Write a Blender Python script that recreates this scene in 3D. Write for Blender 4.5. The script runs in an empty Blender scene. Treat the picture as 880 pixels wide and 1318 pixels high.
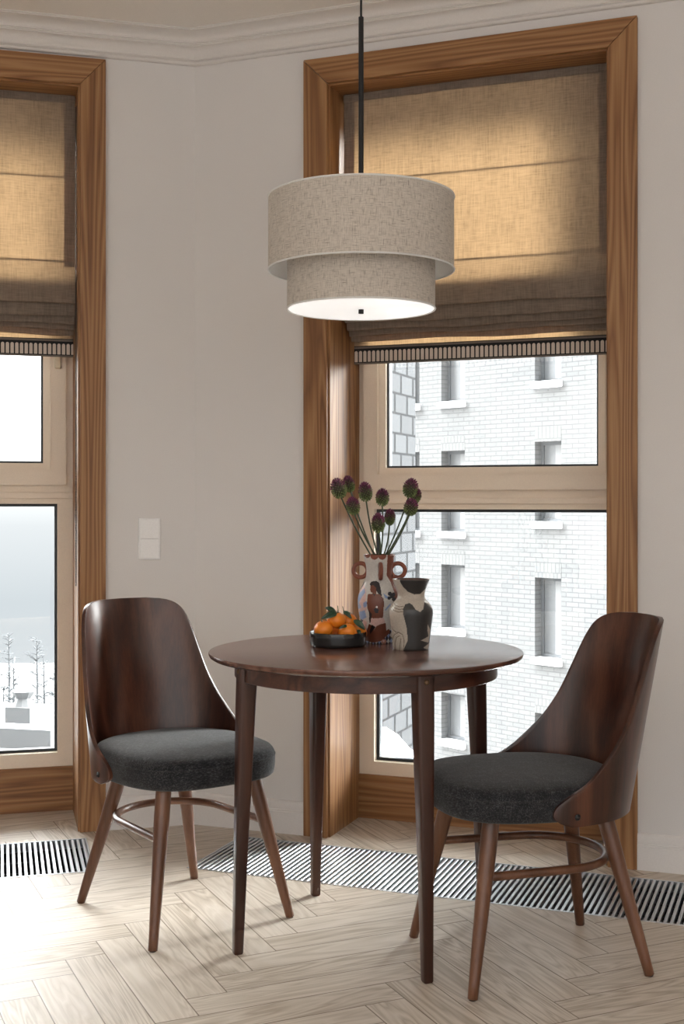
import bpy, bmesh, math, random
from mathutils import Vector, Matrix
PI = math.pi
SKYK, SUNE, BACK = 1.0, 9.0, -2.9
SC = bpy.context.scene
COL = SC.collection
rnd = random.Random(7)

# ------------------------------------------------------------------ helpers
def link(o, parent=None):
    COL.objects.link(o)
    if parent: o.parent = parent
    return o
def obj(name, bm, mat=None, parent=None, smooth=False, auto=None):
    me = bpy.data.meshes.new(name)
    bm.normal_update()
    bm.to_mesh(me); bm.free()
    if smooth or auto:
        for p in me.polygons: p.use_smooth = True
    o = bpy.data.objects.new(name, me)
    if mat:
        for m in (mat if isinstance(mat, (list, tuple)) else [mat]): me.materials.append(m)
    link(o, parent)
    if auto: me.set_sharp_from_angle(angle=math.radians(auto))
    return o
def tag(o, label, cat=None, group=None, kind=None):
    o['label'] = label
    if cat: o['category'] = cat
    if group: o['group'] = group
    if kind: o['kind'] = kind
    return o
def thing(name, label, cat, loc=(0, 0, 0), rz=0, group=None, kind=None):
    o = bpy.data.objects.new(name, None)
    o.empty_display_size = .05
    o.location = loc; o.rotation_euler = (0, 0, rz)
    link(o)
    return tag(o, label, cat, group, kind)
def dup(root, loc, rz):
    def cp(o, par):
        c = o.copy(); COL.objects.link(c); c.parent = par
        for ch in list(o.children): cp(ch, c)
        return c
    r = cp(root, None)
    r.location = loc; r.rotation_euler = (0, 0, rz)
    return r

def box(bm, x0, x1, y0, y1, z0, z1, mi=0):
    v = [bm.verts.new(p) for p in ((x0,y0,z0),(x1,y0,z0),(x1,y1,z0),(x0,y1,z0),(x0,y0,z1),(x1,y0,z1),(x1,y1,z1),(x0,y1,z1))]
    for f in ((0,3,2,1),(4,5,6,7),(0,1,5,4),(1,2,6,5),(2,3,7,6),(3,0,4,7)):
        bm.faces.new([v[i] for i in f]).material_index = mi
def bevel(bm, w, seg=2):
    bmesh.ops.bevel(bm, geom=list(bm.edges), offset=w, segments=seg, profile=.5, affect='EDGES', clamp_overlap=True)
def bbox(bm, *a, w=.002, seg=2):
    t = bmesh.new(); box(t, *a); bevel(t, w, seg)
    me = bpy.data.meshes.new('t'); t.to_mesh(me); t.free(); bm.from_mesh(me); bpy.data.meshes.remove(me)
def prism(bm, pts, h0, h1, axis='y'):
    """extrude a polygon (a,b) between h0 and h1; axis y -> (a,h,b), z -> (a,b,h), x -> (h,a,b)"""
    f = {'y': lambda a, b, h: (a, h, b), 'z': lambda a, b, h: (a, b, h), 'x': lambda a, b, h: (h, a, b)}[axis]
    A = [bm.verts.new(f(a, b, h0)) for a, b in pts]; B = [bm.verts.new(f(a, b, h1)) for a, b in pts]
    n = len(pts)
    bm.faces.new(A); bm.faces.new(B[::-1])
    for i in range(n): bm.faces.new((A[i], B[i], B[(i+1) % n], A[(i+1) % n]))
    bmesh.ops.recalc_face_normals(bm, faces=list(bm.faces))
def lathe(bm, prof, n=48, cap=True, cx=0, cy=0):
    """prof: list of (r,z). A first/last r of 0 makes a pole."""
    rings = []
    for r, z in prof:
        if r <= 1e-6: rings.append([bm.verts.new((cx, cy, z))])
        else: rings.append([bm.verts.new((cx+r*math.cos(2*PI*i/n), cy+r*math.sin(2*PI*i/n), z)) for i in range(n)])
    fs = []
    for a, b in zip(rings, rings[1:]):
        for i in range(n):
            j = (i+1) % n
            if len(a) == 1 and len(b) == 1: continue
            if len(a) == 1: fs.append(bm.faces.new((a[0], b[j], b[i])))
            elif len(b) == 1: fs.append(bm.faces.new((a[i], a[j], b[0])))
            else: fs.append(bm.faces.new((a[i], a[j], b[j], b[i])))
    if cap:
        if len(rings[0]) > 1: fs.append(bm.faces.new(rings[0][::-1]))
        if len(rings[-1]) > 1: fs.append(bm.faces.new(rings[-1]))
    return fs
def tube(bm, pts, rad, n=10, closed=False, cap=True):
    """rad: number or list"""
    P = [Vector(p) for p in pts]; N = len(P)
    R = rad if isinstance(rad, (list, tuple)) else [rad]*N
    rings = []; up = None
    for i in range(N):
        if closed: t = P[(i+1) % N]-P[i-1]
        else: t = P[min(i+1, N-1)]-P[max(i-1, 0)]
        t.normalize()
        if up is None:
            up = Vector((0, 0, 1)) if abs(t.z) < .9 else Vector((1, 0, 0))
        u = up-t*up.dot(t); u.normalize(); up = u
        w = t.cross(u)
        rings.append([bm.verts.new(P[i]+(u*math.cos(2*PI*k/n)+w*math.sin(2*PI*k/n))*R[i]) for k in range(n)])
    m = N if closed else N-1
    for i in range(m):
        a, b = rings[i], rings[(i+1) % N]
        for k in range(n): bm.faces.new((a[k], a[(k+1) % n], b[(k+1) % n], b[k]))
    if cap and not closed:
        bm.faces.new(rings[0][::-1]); bm.faces.new(rings[-1])
    return rings
def interp(tab, x):
    if x <= tab[0][0]: return tab[0][1]
    for (a, b), (c, d) in zip(tab, tab[1:]):
        if x <= c: return b+(d-b)*(x-a)/(c-a)
    return tab[-1][1]
def smooth_tab(tab, x):
    """Catmull-Rom through tab"""
    if x <= tab[0][0]: return tab[0][1]
    if x >= tab[-1][0]: return tab[-1][1]
    for i in range(len(tab)-1):
        if x <= tab[i+1][0]:
            x0, y0 = tab[max(i-1, 0)]; x1, y1 = tab[i]; x2, y2 = tab[i+1]; x3, y3 = tab[min(i+2, len(tab)-1)]
            h = x2-x1; t = (x-x1)/h
            m1 = (y2-y0)/(x2-x0)*h if x2 != x0 else 0
            m2 = (y3-y1)/(x3-x1)*h if x3 != x1 else 0
            return (2*t**3-3*t*t+1)*y1+(t**3-2*t*t+t)*m1+(-2*t**3+3*t*t)*y2+(t**3-t*t)*m2
def pip(x, y, poly):
    c = False; n = len(poly)
    for i in range(n):
        x1, y1 = poly[i]; x2, y2 = poly[i-1]
        if (y1 > y) != (y2 > y) and x < (x2-x1)*(y-y1)/(y2-y1)+x1: c = not c
    return c

# ------------------------------------------------------------------ materials
class NT:
    def __init__(s, name):
        s.m = bpy.data.materials.new(name); s.m.use_nodes = True
        s.t = s.m.node_tree; s.n = s.t.nodes
        s.b = s.n['Principled BSDF']; s.out = s.n['Material Output']
    def new(s, typ, **kw):
        nd = s.n.new(typ)
        for k, v in kw.items():
            if k in nd.inputs: 
                nd.inputs[k].default_value = v
            else: setattr(nd, k, v)
        return nd
    def l(s, a, b): s.t.links.new(a, b)
    def coords(s, kind='Object', scale=(1, 1, 1), loc=(0, 0, 0), rot=(0, 0, 0)):
        if kind == 'UV': c = s.new('ShaderNodeUVMap').outputs[0]
        else: c = s.new('ShaderNodeTexCoord').outputs[kind]
        mp = s.new('ShaderNodeMapping'); mp.inputs['Scale'].default_value = scale
        mp.inputs['Location'].default_value = loc; mp.inputs['Rotation'].default_value = rot
        s.l(c, mp.inputs[0]); return mp.outputs[0]
    def noise(s, vec, scale, detail=4, rough=.55, dist=0):
        nd = s.new('ShaderNodeTexNoise', Scale=scale, Detail=detail, Roughness=rough, Distortion=dist)
        s.l(vec, nd.inputs['Vector']); return nd.outputs['Fac']
    def ramp(s, fac, stops, interp='LINEAR'):
        r = s.new('ShaderNodeValToRGB'); cr = r.color_ramp; cr.interpolation = interp
        while len(cr.elements) < len(stops): cr.elements.new(.5)
        for e, (p, c) in zip(cr.elements, stops):
            e.position = p; e.color = (c[0], c[1], c[2], 1) if isinstance(c, (tuple, list)) else (c, c, c, 1)
        s.l(fac, r.inputs[0]); return r.outputs[0]
    def math(s, op, a, b=None, c=None):
        nd = s.new('ShaderNodeMath', operation=op)
        for i, v in enumerate((a, b, c)):
            if v is None: continue
            if isinstance(v, (int, float)): nd.inputs[i].default_value = v
            else: s.l(v, nd.inputs[i])
        return nd.outputs[0]
    def mix(s, fac, a, b, mode='MIX'):
        nd = s.new('ShaderNodeMix', data_type='RGBA', blend_type=mode)
        for i, v in ((0, fac), (6, a), (7, b)):
            if isinstance(v, (int, float)): nd.inputs[i].default_value = v
            elif isinstance(v, tuple): nd.inputs[i].default_value = (v[0], v[1], v[2], 1)
            else: s.l(v, nd.inputs[i])
        return nd.outputs[2]
    def bump(s, h, strength=.2, dist=.002):
        nd = s.new('ShaderNodeBump', Strength=strength, Distance=dist)
        s.l(h, nd.inputs['Height']); s.l(nd.outputs[0], s.b.inputs['Normal']); return nd.outputs[0]
    def base(s, c):
        if isinstance(c, tuple): s.b.inputs['Base Color'].default_value = (c[0], c[1], c[2], 1)
        else: s.l(c, s.b.inputs['Base Color'])
    def set(s, **kw):
        for k, v in kw.items(): s.b.inputs[k.replace('_', ' ')].default_value = v
        return s
def plain(name, c, rough=.5, metal=0, spec=.5, bump=0, bscale=200):
    t = NT(name); t.base(c); t.b.inputs['Roughness'].default_value = rough
    t.b.inputs['Metallic'].default_value = metal; t.b.inputs['Specular IOR Level'].default_value = spec
    v = t.coords()
    n = t.noise(v, bscale, 3)
    col = t.mix(n, (c[0]*.93, c[1]*.93, c[2]*.93), (min(c[0]*1.05, 1), min(c[1]*1.05, 1), min(c[2]*1.05, 1)))
    t.base(col)
    if bump: t.bump(n, bump, .001)
    return t.m
def wood(name, dark, mid, light, axis='Z', rough=.5, ring=26, stretch=.045, bump=.12, coat=0, kind='Object', big=1.0):
    """long-grain wood: noise stretched along the axis plus fine pores"""
    t = NT(name)
    sc = {'X': (stretch, 1, 1), 'Y': (1, stretch, 1), 'Z': (1, 1, stretch)}[axis]
    v = t.coords(kind, sc)
    a = t.noise(v, 9*big, 2, .45, .25)
    w = t.math('FRACT', t.math('MULTIPLY', a, ring*.55))
    w2 = t.math('ABSOLUTE', t.math('SUBTRACT', w, .5))
    w2 = t.math('MULTIPLY', w2, 2.0)
    fine = t.noise(t.coords(kind, tuple(q*.35 if q < 1 else q for q in sc)), 160, 4, .7)
    f = t.math('ADD', t.math('MULTIPLY', w2, .38), t.math('ADD', t.math('MULTIPLY', fine, .5), t.math('MULTIPLY', a, .3)))
    c = t.ramp(f, [(.3, dark), (.55, mid), (.82, light)])
    t.base(c); t.b.inputs['Roughness'].default_value = rough
    t.b.inputs['Coat Weight'].default_value = coat; t.b.inputs['Coat Roughness'].default_value = .25
    if bump: t.bump(f, bump, .0012)
    return t.m

OAK = ((.150, .060, .020), (.288, .132, .047), (.400, .214, .090))
M = {}
M['oak_z'] = wood('oak_upright', *OAK, axis='Z')
M['oak_x'] = wood('oak_level', *OAK, axis='X')
M['oak_y'] = wood('oak_deep', *OAK, axis='Y')
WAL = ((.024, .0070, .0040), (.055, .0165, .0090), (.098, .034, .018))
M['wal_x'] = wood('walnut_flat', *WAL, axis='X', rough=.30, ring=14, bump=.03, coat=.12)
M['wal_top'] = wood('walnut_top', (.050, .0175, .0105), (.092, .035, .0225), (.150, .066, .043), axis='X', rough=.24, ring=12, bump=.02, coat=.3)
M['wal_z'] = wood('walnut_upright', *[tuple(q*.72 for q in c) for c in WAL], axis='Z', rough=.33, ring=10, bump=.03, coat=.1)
M['shell'] = wood('walnut_shell', (.016, .0048, .0030), (.055, .0170, .0088), (.108, .038, .020), axis='Z', rough=.30, ring=7, stretch=.05, bump=.02, coat=.15, big=.9)
M['beech'] = wood('stained_beech', (.070, .026, .0120), (.118, .047, .0225), (.175, .078, .041), axis='Z', rough=.36, ring=6, bump=.03, coat=.1)
M['wall'] = plain('wall_paint', (.78, .757, .74), .75, spec=.25, bump=.03, bscale=350)
M['ceil'] = plain('ceiling_paint', (.86, .82, .77), .85, spec=.2)
M['crown'] = plain('crown_paint', (.76, .725, .69), .7, spec=.25)
M['trimw'] = plain('skirting_paint', (.80, .775, .755), .45, spec=.4)
M['pvc'] = plain('beige_window_frame', (.90, .78, .64), .38, spec=.4)
M['gasket'] = plain('dark_gasket', (.025, .03, .035), .5)
M['black'] = plain('black_metal', (.008, .008, .009), .4, metal=.0, spec=.4)
M['white_plastic'] = plain('white_plastic', (.95, .945, .94), .3)
M['chrome'] = plain('bead_chain_metal', (.05, .05, .055), .35)
M['alu'] = plain('aluminium_slat', (.62, .65, .69), .3, metal=.85)
M['trough'] = plain('trough_black', (.012, .013, .015), .6)
M['ceramic_black'] = plain('black_glaze', (.012, .013, .014), .16)
M['brass'] = plain('dark_brass', (.16, .10, .06), .35, metal=.8)
M['stem'] = plain('stem_green', (.050, .070, .032), .55)
M['leaf'] = plain('citrus_leaf', (.016, .050, .022), .32)
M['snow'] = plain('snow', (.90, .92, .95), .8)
M['white_rim'] = plain('white_tape', (.80, .79, .76), .6)
M['shade_in'] = plain('white_lining', (.90, .89, .87), .7)
M['shade_in'].node_tree.nodes['Principled BSDF'].inputs['Transmission Weight'].default_value = 0

def m_glass():
    t = NT('window_glass'); t.n.remove(t.b)
    tr = t.new('ShaderNodeBsdfTransparent'); gl = t.new('ShaderNodeBsdfGlossy', Roughness=.0)
    tr.inputs[0].default_value = (.97, .985, .98, 1)
    fr = t.new('ShaderNodeFresnel', IOR=1.45); mx = t.new('ShaderNodeMixShader')
    t.l(fr.outputs[0], mx.inputs[0]); t.l(tr.outputs[0], mx.inputs[1]); t.l(gl.outputs[0], mx.inputs[2])
    t.l(mx.outputs[0], t.out.inputs[0]); return t.m
M['glass'] = m_glass()

def m_linen(name, front, trans, weave=900, mixf=.5):
    t = NT(name); t.n.remove(t.b)
    a = t.noise(t.coords('UV', (.09, 1, 1)), weave*.24, 4, .65); b = t.noise(t.coords('UV', (1, .06, 1)), weave*.24, 4, .65)
    big = t.noise(t.coords('UV', (1, .5, 1)), 9, 3, .6)
    f = t.math('ADD', t.math('MULTIPLY', t.math('ADD', a, b), .5), t.math('MULTIPLY', t.math('SUBTRACT', big, .5), .22))
    k = t.ramp(f, [(.36, .70), (.52, 1.0), (.66, 1.16)])
    d = t.new('ShaderNodeBsdfDiffuse'); tr = t.new('ShaderNodeBsdfTranslucent')
    t.l(t.mix(1.0, front, k, 'MULTIPLY'), d.inputs[0]); t.l(t.mix(1.0, trans, k, 'MULTIPLY'), tr.inputs[0])
    mx = t.new('ShaderNodeMixShader'); mx.inputs[0].default_value = mixf
    bp = t.new('ShaderNodeBump', Strength=.25, Distance=.0008); t.l(f, bp.inputs['Height'])
    t.l(bp.outputs[0], d.inputs['Normal'])
    t.l(d.outputs[0], mx.inputs[1]); t.l(tr.outputs[0], mx.inputs[2]); t.l(mx.outputs[0], t.out.inputs[0])
    return t.m
M['blind'] = m_linen('blind_linen', (.40, .335, .275), (.47, .292, .144))

def m_shade():
    t = NT('oatmeal_linen_shade')
    a = t.noise(t.coords('UV', (.10, 1, 1)), 420, 3, .65); b = t.noise(t.coords('UV', (1, .10, 1)), 420, 3, .65)
    ca = t.ramp(a, [(.30, .30), (.43, .85), (.60, 1.0)]); cb = t.ramp(b, [(.30, .30), (.43, .85), (.60, 1.0)])
    k = t.mix(1.0, ca, cb, 'MULTIPLY')
    c = t.mix(k, (.23, .18, .137), (.80, .74, .665))
    t.base(c); t.set(Roughness=.9); t.b.inputs['Specular IOR Level'].default_value = .15
    t.bump(k, .3, .0008)
    tr = t.new('ShaderNodeBsdfTranslucent'); t.l(t.mix(1.0, c, (.9, .84, .74), 'MULTIPLY'), tr.inputs[0])
    mx = t.new('ShaderNodeMixShader'); mx.inputs[0].default_value = .22
    t.l(t.b.outputs[0], mx.inputs[1]); t.l(tr.outputs[0], mx.inputs[2]); t.l(mx.outputs[0], t.out.inputs[0]); return t.m
M['shade'] = m_shade()
def m_band():
    """embroidered band: pale arches on black, UV in metres (u along, v 0 bottom)"""
    t = NT('arch_trim_band')
    uv = t.new('ShaderNodeUVMap').outputs[0]; sp = t.new('ShaderNodeSeparateXYZ'); t.l(uv, sp.inputs[0])
    p = .0163
    u = t.math('MULTIPLY', t.math('SUBTRACT', t.math('FRACT', t.math('DIVIDE', sp.outputs[0], p)), .5), p)
    v = sp.outputs[1]
    r = .0058
    top = t.math('MAXIMUM', t.math('SUBTRACT', v, .0475-r), 0.0)
    d = t.math('SQRT', t.math('ADD', t.math('MULTIPLY', u, u), t.math('MULTIPLY', top, top)))
    arch = t.math('MULTIPLY', t.math('LESS_THAN', d, r), t.math('GREATER_THAN', v, .0085))
    line = t.math('MULTIPLY', t.math('GREATER_THAN', v, .0555), t.math('LESS_THAN', v, .0625))
    low = t.math('LESS_THAN', v, .0055)
    wv = t.noise(t.coords('UV', (1, 1, 1)), 700, 3, .6)
    pale = t.ramp(wv, [(.3, (.52, .44, .38)), (.7, (.80, .70, .62))])
    grey = t.ramp(wv, [(.3, (.13, .11, .095)), (.7, (.22, .185, .16))])
    c = t.mix(t.math('ADD', line, low), (.012, .012, .014), grey)
    c = t.mix(arch, c, pale)
    t.base(c); t.set(Roughness=.9); return t.m
M['band'] = m_band()
def m_seat():
    t = NT('charcoal_wool'); v = t.coords('Object')
    a = t.noise(t.coords('Object', (1, .35, 1)), 330, 4, .75); b = t.noise(v, 40, 3, .6)
    f = t.math('ADD', t.math('MULTIPLY', a, .8), t.math('MULTIPLY', b, .2))
    t.base(t.ramp(f, [(.32, (.004, .004, .005)), (.5, (.018, .0185, .021)), (.66, (.082, .084, .090))]))
    t.set(Roughness=.95); t.b.inputs['Sheen Weight'].default_value = .18; t.b.inputs['Sheen Roughness'].default_value = .5
    t.b.inputs['Specular IOR Level'].default_value = .2
    t.bump(a, .35, .001); return t.m
M['seat'] = m_seat()
def m_floor():
    t = NT('herringbone_oak')
    uv = t.new('ShaderNodeUVMap'); uv.uv_map = 'plank'
    sp = t.new('ShaderNodeSeparateXYZ'); t.l(uv.outputs[0], sp.inputs[0])
    at = t.new('ShaderNodeAttribute'); at.attribute_name = 'rnd'; rr = at.outputs['Fac']
    cmb = t.new('ShaderNodeCombineXYZ')
    t.l(t.math('ADD', t.math('MULTIPLY', sp.outputs[0], .10), t.math('MULTIPLY', rr, 37.0)), cmb.inputs[0])
    t.l(t.math('ADD', sp.outputs[1], t.math('MULTIPLY', rr, 91.0)), cmb.inputs[1]); t.l(rr, cmb.inputs[2])
    a = t.noise(cmb.outputs[0], 10, 3, .5, .8)
    w = t.math('ABSOLUTE', t.math('SUBTRACT', t.math('FRACT', t.math('MULTIPLY', a, 13)), .5))
    cm2 = t.new('ShaderNodeCombineXYZ')
    t.l(t.math('ADD', t.math('MULTIPLY', sp.outputs[0], .04), t.math('MULTIPLY', rr, 17.0)), cm2.inputs[0])
    t.l(t.math('ADD', sp.outputs[1], t.math('MULTIPLY', rr, 41.0)), cm2.inputs[1])
    fine = t.noise(cm2.outputs[0], 190, 4, .7)
    f = t.math('ADD', t.math('MULTIPLY', w, .85), t.math('ADD', t.math('MULTIPLY', fine, .45), t.math('MULTIPLY', rr, .16)))
    c = t.ramp(f, [(.22, (.385, .318, .245)), (.48, (.535, .462, .38)), (.78, (.650, .58, .50))])
    c = t.mix(t.math('MULTIPLY', rr, .35), c, (.62, .55, .47))
    L, Wd = .56, .10
    du = t.math('MINIMUM', sp.outputs[0], t.math('SUBTRACT', L, sp.outputs[0]))
    dv = t.math('MINIMUM', sp.outputs[1], t.math('SUBTRACT', Wd, sp.outputs[1]))
    e = t.math('MINIMUM', du, dv)
    gap = t.ramp(t.math('DIVIDE', e, .003), [(.30, 0.0), (.62, 1.0)])
    c = t.mix(gap, (.16, .115, .075), c)
    t.base(c)
    t.l(t.ramp(fine, [(.3, .52), (.7, .42)]), t.b.inputs['Roughness'])
    h = t.math('ADD', t.math('MULTIPLY', f, .35), t.math('MULTIPLY', gap, .8))
    t.bump(h, .22, .0012); return t.m
M['floor'] = m_floor()
def m_attr(name, rough=.45, bump=0):
    t = NT(name); at = t.new('ShaderNodeAttribute'); at.attribute_name = 'Col'
    n = t.noise(t.coords(), 240, 3)
    t.base(t.mix(1.0, at.outputs['Color'], t.ramp(n, [(.3, .88), (.7, 1.08)]), 'MULTIPLY'))
    t.set(Roughness=rough)
    if bump: t.bump(n, bump, .001)
    return t.m
M['painted'] = m_attr('painted_ceramic', .38, .08)
M['stone'] = m_attr('matt_stoneware', .33, .12)
M['allium'] = m_attr('allium_florets', .7)
M['terracotta'] = plain('terracotta', (.20, .058, .030), .5)
def m_orange():
    t = NT('tangerine_peel'); v = t.coords()
    n = t.noise(v, 420, 2); b = t.noise(v, 25, 3)
    t.base(t.ramp(b, [(.3, (.74, .185, .012)), (.7, (.86, .265, .018))]))
    t.set(Roughness=.36); t.bump(n, .25, .0012); return t.m
M['orange'] = m_orange()
def m_brick(name, c1, c2, mortar, bw, bh, mw, rough=.9):
    t = NT(name)
    br = t.new('ShaderNodeTexBrick'); t.l(t.coords('UV'), br.inputs['Vector'])
    br.inputs['Scale'].default_value = 1; br.inputs['Brick Width'].default_value = bw; br.inputs['Row Height'].default_value = bh
    br.inputs['Mortar Size'].default_value = mw; br.inputs['Mortar Smooth'].default_value = .2
    br.inputs['Color1'].default_value = (*c1, 1); br.inputs['Color2'].default_value = (*c2, 1); br.inputs['Mortar'].default_value = (*mortar, 1)
    t.base(br.outputs[0]); t.set(Roughness=rough)
    t.b.inputs['Specular IOR Level'].default_value = .1
    return t.m
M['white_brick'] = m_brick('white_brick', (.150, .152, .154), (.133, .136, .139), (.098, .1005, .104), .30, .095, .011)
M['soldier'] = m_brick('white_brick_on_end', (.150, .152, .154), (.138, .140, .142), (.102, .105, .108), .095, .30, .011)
M['block'] = m_brick('grey_block', (.043, .0455, .049), (.036, .038, .041), (.010, .011, .0125), .12, .15, .010)
M['far_frame'] = plain('far_window_frame', (.085, .091, .098), .6)
M['far_pane'] = plain('far_window_pane', (.125, .131, .137), .3)
M['far_curtain'] = plain('far_curtain', (.215, .22, .225), .8)
M['frost'] = plain('frosted_wood', (.058, .063, .068), .9)  # fog over the far trees and rail is put into this grey-blue
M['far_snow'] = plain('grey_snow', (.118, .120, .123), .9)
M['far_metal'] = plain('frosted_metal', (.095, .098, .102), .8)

# ------------------------------------------------------------------ camera
cam = bpy.data.cameras.new('camera'); co = bpy.data.objects.new('camera', cam); link(co)
CH = 1.142
co.location = (0, 0, CH); co.rotation_euler = (PI/2, 0, 0)
cam.sensor_fit = 'VERTICAL'; cam.sensor_height = 36; cam.sensor_width = 36
cam.lens = 1600/1318*36; cam.shift_y = -14/1318; cam.clip_start = .05; cam.clip_end = 1000
SC.camera = co

# ------------------------------------------------------------------ room frame
CX, CY = -.5208, 4.4081
AR = math.radians(-20.66); AL = math.radians(15.39)
CEIL = 2.779
tR = Vector((math.cos(AR), math.sin(AR), 0)); nR = Vector((-tR.y, tR.x, 0))
xL = Vector((math.cos(AL), math.sin(AL), 0)); nL = Vector((-xL.y, xL.x, 0)); tL = -xL
C0 = Vector((CX, CY, 0))
def RW(s, d, z=0): return C0+tR*s+nR*d+Vector((0, 0, z))
def LW(s, d, z=0): return C0+tL*s+nL*d+Vector((0, 0, z))

def cell_wall(bm, u0, u1, z0, z1, y0, y1, holes):
    us = sorted({u0, u1, *[h[0] for h in holes], *[h[1] for h in holes]}); zs = sorted({z0, z1, *[h[2] for h in holes], *[h[3] for h in holes]})
    us = [u for u in us if u0 <= u <= u1]; zs = [z for z in zs if z0 <= z <= z1]
    for a, b in zip(us, us[1:]):
        run = None
        for c, d in zip(zs, zs[1:]):
            hole = any(h[0]-1e-6 <= a and b <= h[1]+1e-6 and h[2]-1e-6 <= c and d <= h[3]+1e-6 for h in holes)
            if hole:
                if run: box(bm, a, b, y0, y1, *run); run = None
            else: run = (run[0], d) if run else (c, d)
        if run: box(bm, a, b, y0, y1, *run)
def metric_uv(o, scale=1.0):
    """UV in metres: u along local x (or y on side faces), v along local z"""
    me = o.data; uv = me.uv_layers.new(name='UVMap')
    for p in me.polygons:
        n = p.normal
        for li in p.loop_indices:
            c = me.vertices[me.loops[li].vertex_index].co
            if abs(n.z) > .8: q = (c.x, c.y)
            elif abs(n.x) > abs(n.y): q = (c.y, c.z)
            else: q = (c.x, c.z)
            uv.data[li].uv = (q[0]*scale, q[1])

# window measures (s = distance from the corner along the wall)
WR = dict(so=.4229, si=.5087, sj=1.4496, sq=1.5393, ztop=2.646, zti=2.5588, d=.29, zs=.1576)
WL = dict(so=.3135, si=.4006, sj=1.3416, sq=1.4290, ztop=2.672, zti=2.5807, d=.318, zs=.163)
WT = .40
def wall(name, ang, flip, w, length, label):
    bm = bmesh.new()
    f = (lambda a, b: (-b, -a)) if flip else (lambda a, b: (a, b))
    a, b = f(w['si'], w['sj']); u0, u1 = f(-.22, length)
    cell_wall(bm, u0, u1, -.10, CEIL+.02, 0, WT, [(a, b, w['zs']-.02, w['zti'])])
    # lower strip behind the sill board stands back so that the floor can run into the recess
    bm2 = bmesh.new()
    for fc in list(bm.faces): pass
    bm2.free()
    o = obj(name, bm, M['wall']); o.location = C0; o.rotation_euler = (0, 0, ang)
    return tag(o, label, 'wall', kind='structure')
def wall_with_recess(name, ang, flip, w, length, label):
    """opening runs to the floor; a low parapet closes it behind the sill board"""
    bm = bmesh.new()
    f = (lambda a, b: (-b, -a)) if flip else (lambda a, b: (a, b))
    a, b = f(w['si'], w['sj']); u0, u1 = f(-.03, length)
    cell_wall(bm, u0, u1, -.12, CEIL+.02, 0, WT, [(a, b, -.12, w['zti'])])
    box(bm, a, b, w['d']+.012, WT, -.12, w['zs']-.012)
    o = obj(name, bm, M['wall']); o.location = C0; o.rotation_euler = (0, 0, ang)
    return tag(o, label, 'wall', kind='structure')
wall_with_recess('wall_right', AR, False, WR, 3.2, 'light grey painted wall around the right-hand window')
wall_with_recess('wall_left', AL, True, WL, 2.6, 'light grey painted wall around the left-hand window with the light switch')
# outer walls of the room beyond the frame
def side_wall(name, a, b, label):
    d = (b-a); L = d.length; bm = bmesh.new(); box(bm, 0, L, 0, .2, -.12, CEIL+.02)
    o = obj(name, bm, M['wall']); o.location = a; o.rotation_euler = (0, 0, math.atan2(d.y, d.x))
    return tag(o, label, 'wall', kind='structure')
pr = RW(3.2, 0); pl = LW(2.6, 0)
side_wall('wall_side_right', pr, Vector((pr.x+.1, BACK, 0)), 'plain side wall beyond the right edge of the view')
side_wall('wall_side_left', Vector((pl.x-.1, BACK, 0)), pl, 'plain side wall beyond the left edge of the view')
# ceiling
bm = bmesh.new()
poly = [LW(2.9, .3), LW(-.05, .3), RW(3.5, .3), Vector((pr.x+.5, BACK, 0)), Vector((pl.x-.5, BACK, 0))]
prism(bm, [(p.x, p.y) for p in poly], CEIL, CEIL+.12, 'z')
tag(obj('ceiling', bm, M['ceil']), 'pale flat ceiling above the crown moulding', 'ceiling', kind='structure')

# floor: herringbone planks
def make_floor():
    bm = bmesh.new(); uvl = bm.loops.layers.uv.new('plank'); rl = bm.faces.layers.float.new('rnd')
    L, w = .56, .10
    th = math.radians(24.3); e1 = Vector((math.cos(th), math.sin(th), 0)); e2 = Vector((-e1.y, e1.x, 0))
    corner = Vector((-.5475, 3.2687, 0)); org = corner-e1*w-e2*(w+L)
    def inside(c): return -3.6 < c.x < 3.2 and -.6 < c.y < 5.4
    for m in range(-14, 15):
        for k in range(-75, 76):
            for typ in (0, 1):
                u0, v0 = k*w+m*L, k*w-m*L
                if typ: v0 += w; us, vs = w, L
                else: us, vs = L, w
                P = [org+e1*(u0+a*us)+e2*(v0+b*vs) for a, b in ((0, 0), (1, 0), (1, 1), (0, 1))]
                if not inside((P[0]+P[2])/2): continue
                f = bm.faces.new([bm.verts.new(p) for p in P]); f[rl] = rnd.random()
                uvs = ((0, 0), (L, 0), (L, w), (0, w)) if not typ else ((0, w), (0, 0), (L, 0), (L, w))
                for lp, q in zip(f.loops, uvs): lp[uvl].uv = q
    def cut(co, no, clear=False):
        bmesh.ops.bisect_plane(bm, geom=list(bm.verts)+list(bm.edges)+list(bm.faces), plane_co=co, plane_no=no, clear_outer=clear)
    cut(RW(0, WR['d']+.02), nR, True); cut(LW(0, WL['d']+.02), nL, True)
    # inside of the trenches of the two floor grilles is left open
    rects = []
    for W_, t, n, s0, s1 in ((RW, tR, nR, GR[0], GR[1]), (LW, tL, nL, GL[0], GL[1])):
        cut(W_(s0, 0), t); cut(W_(s1, 0), t); cut(W_(0, GD0), n); cut(W_(0, GD1), n)
        rects.append((t, n, s0, s1))
    dead = []
    for f in bm.faces:
        c = f.calc_center_median()-C0
        for t, n, s0, s1 in rects:
            if s0 < c.dot(t) < s1 and GD0 < c.dot(n) < GD1: dead.append(f); break
    bmesh.ops.delete(bm, geom=dead, context='FACES')
    o = obj('floor', bm, M['floor'])
    return tag(o, 'pale oak herringbone parquet floor', 'floor', kind='structure')
GD0, GD1 = -.490, -.100          # near and far edge of both trenches, measured from the walls
GR = (.225, 2.35); GL = (.385, 2.0)
make_floor()
bm = bmesh.new()
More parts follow.
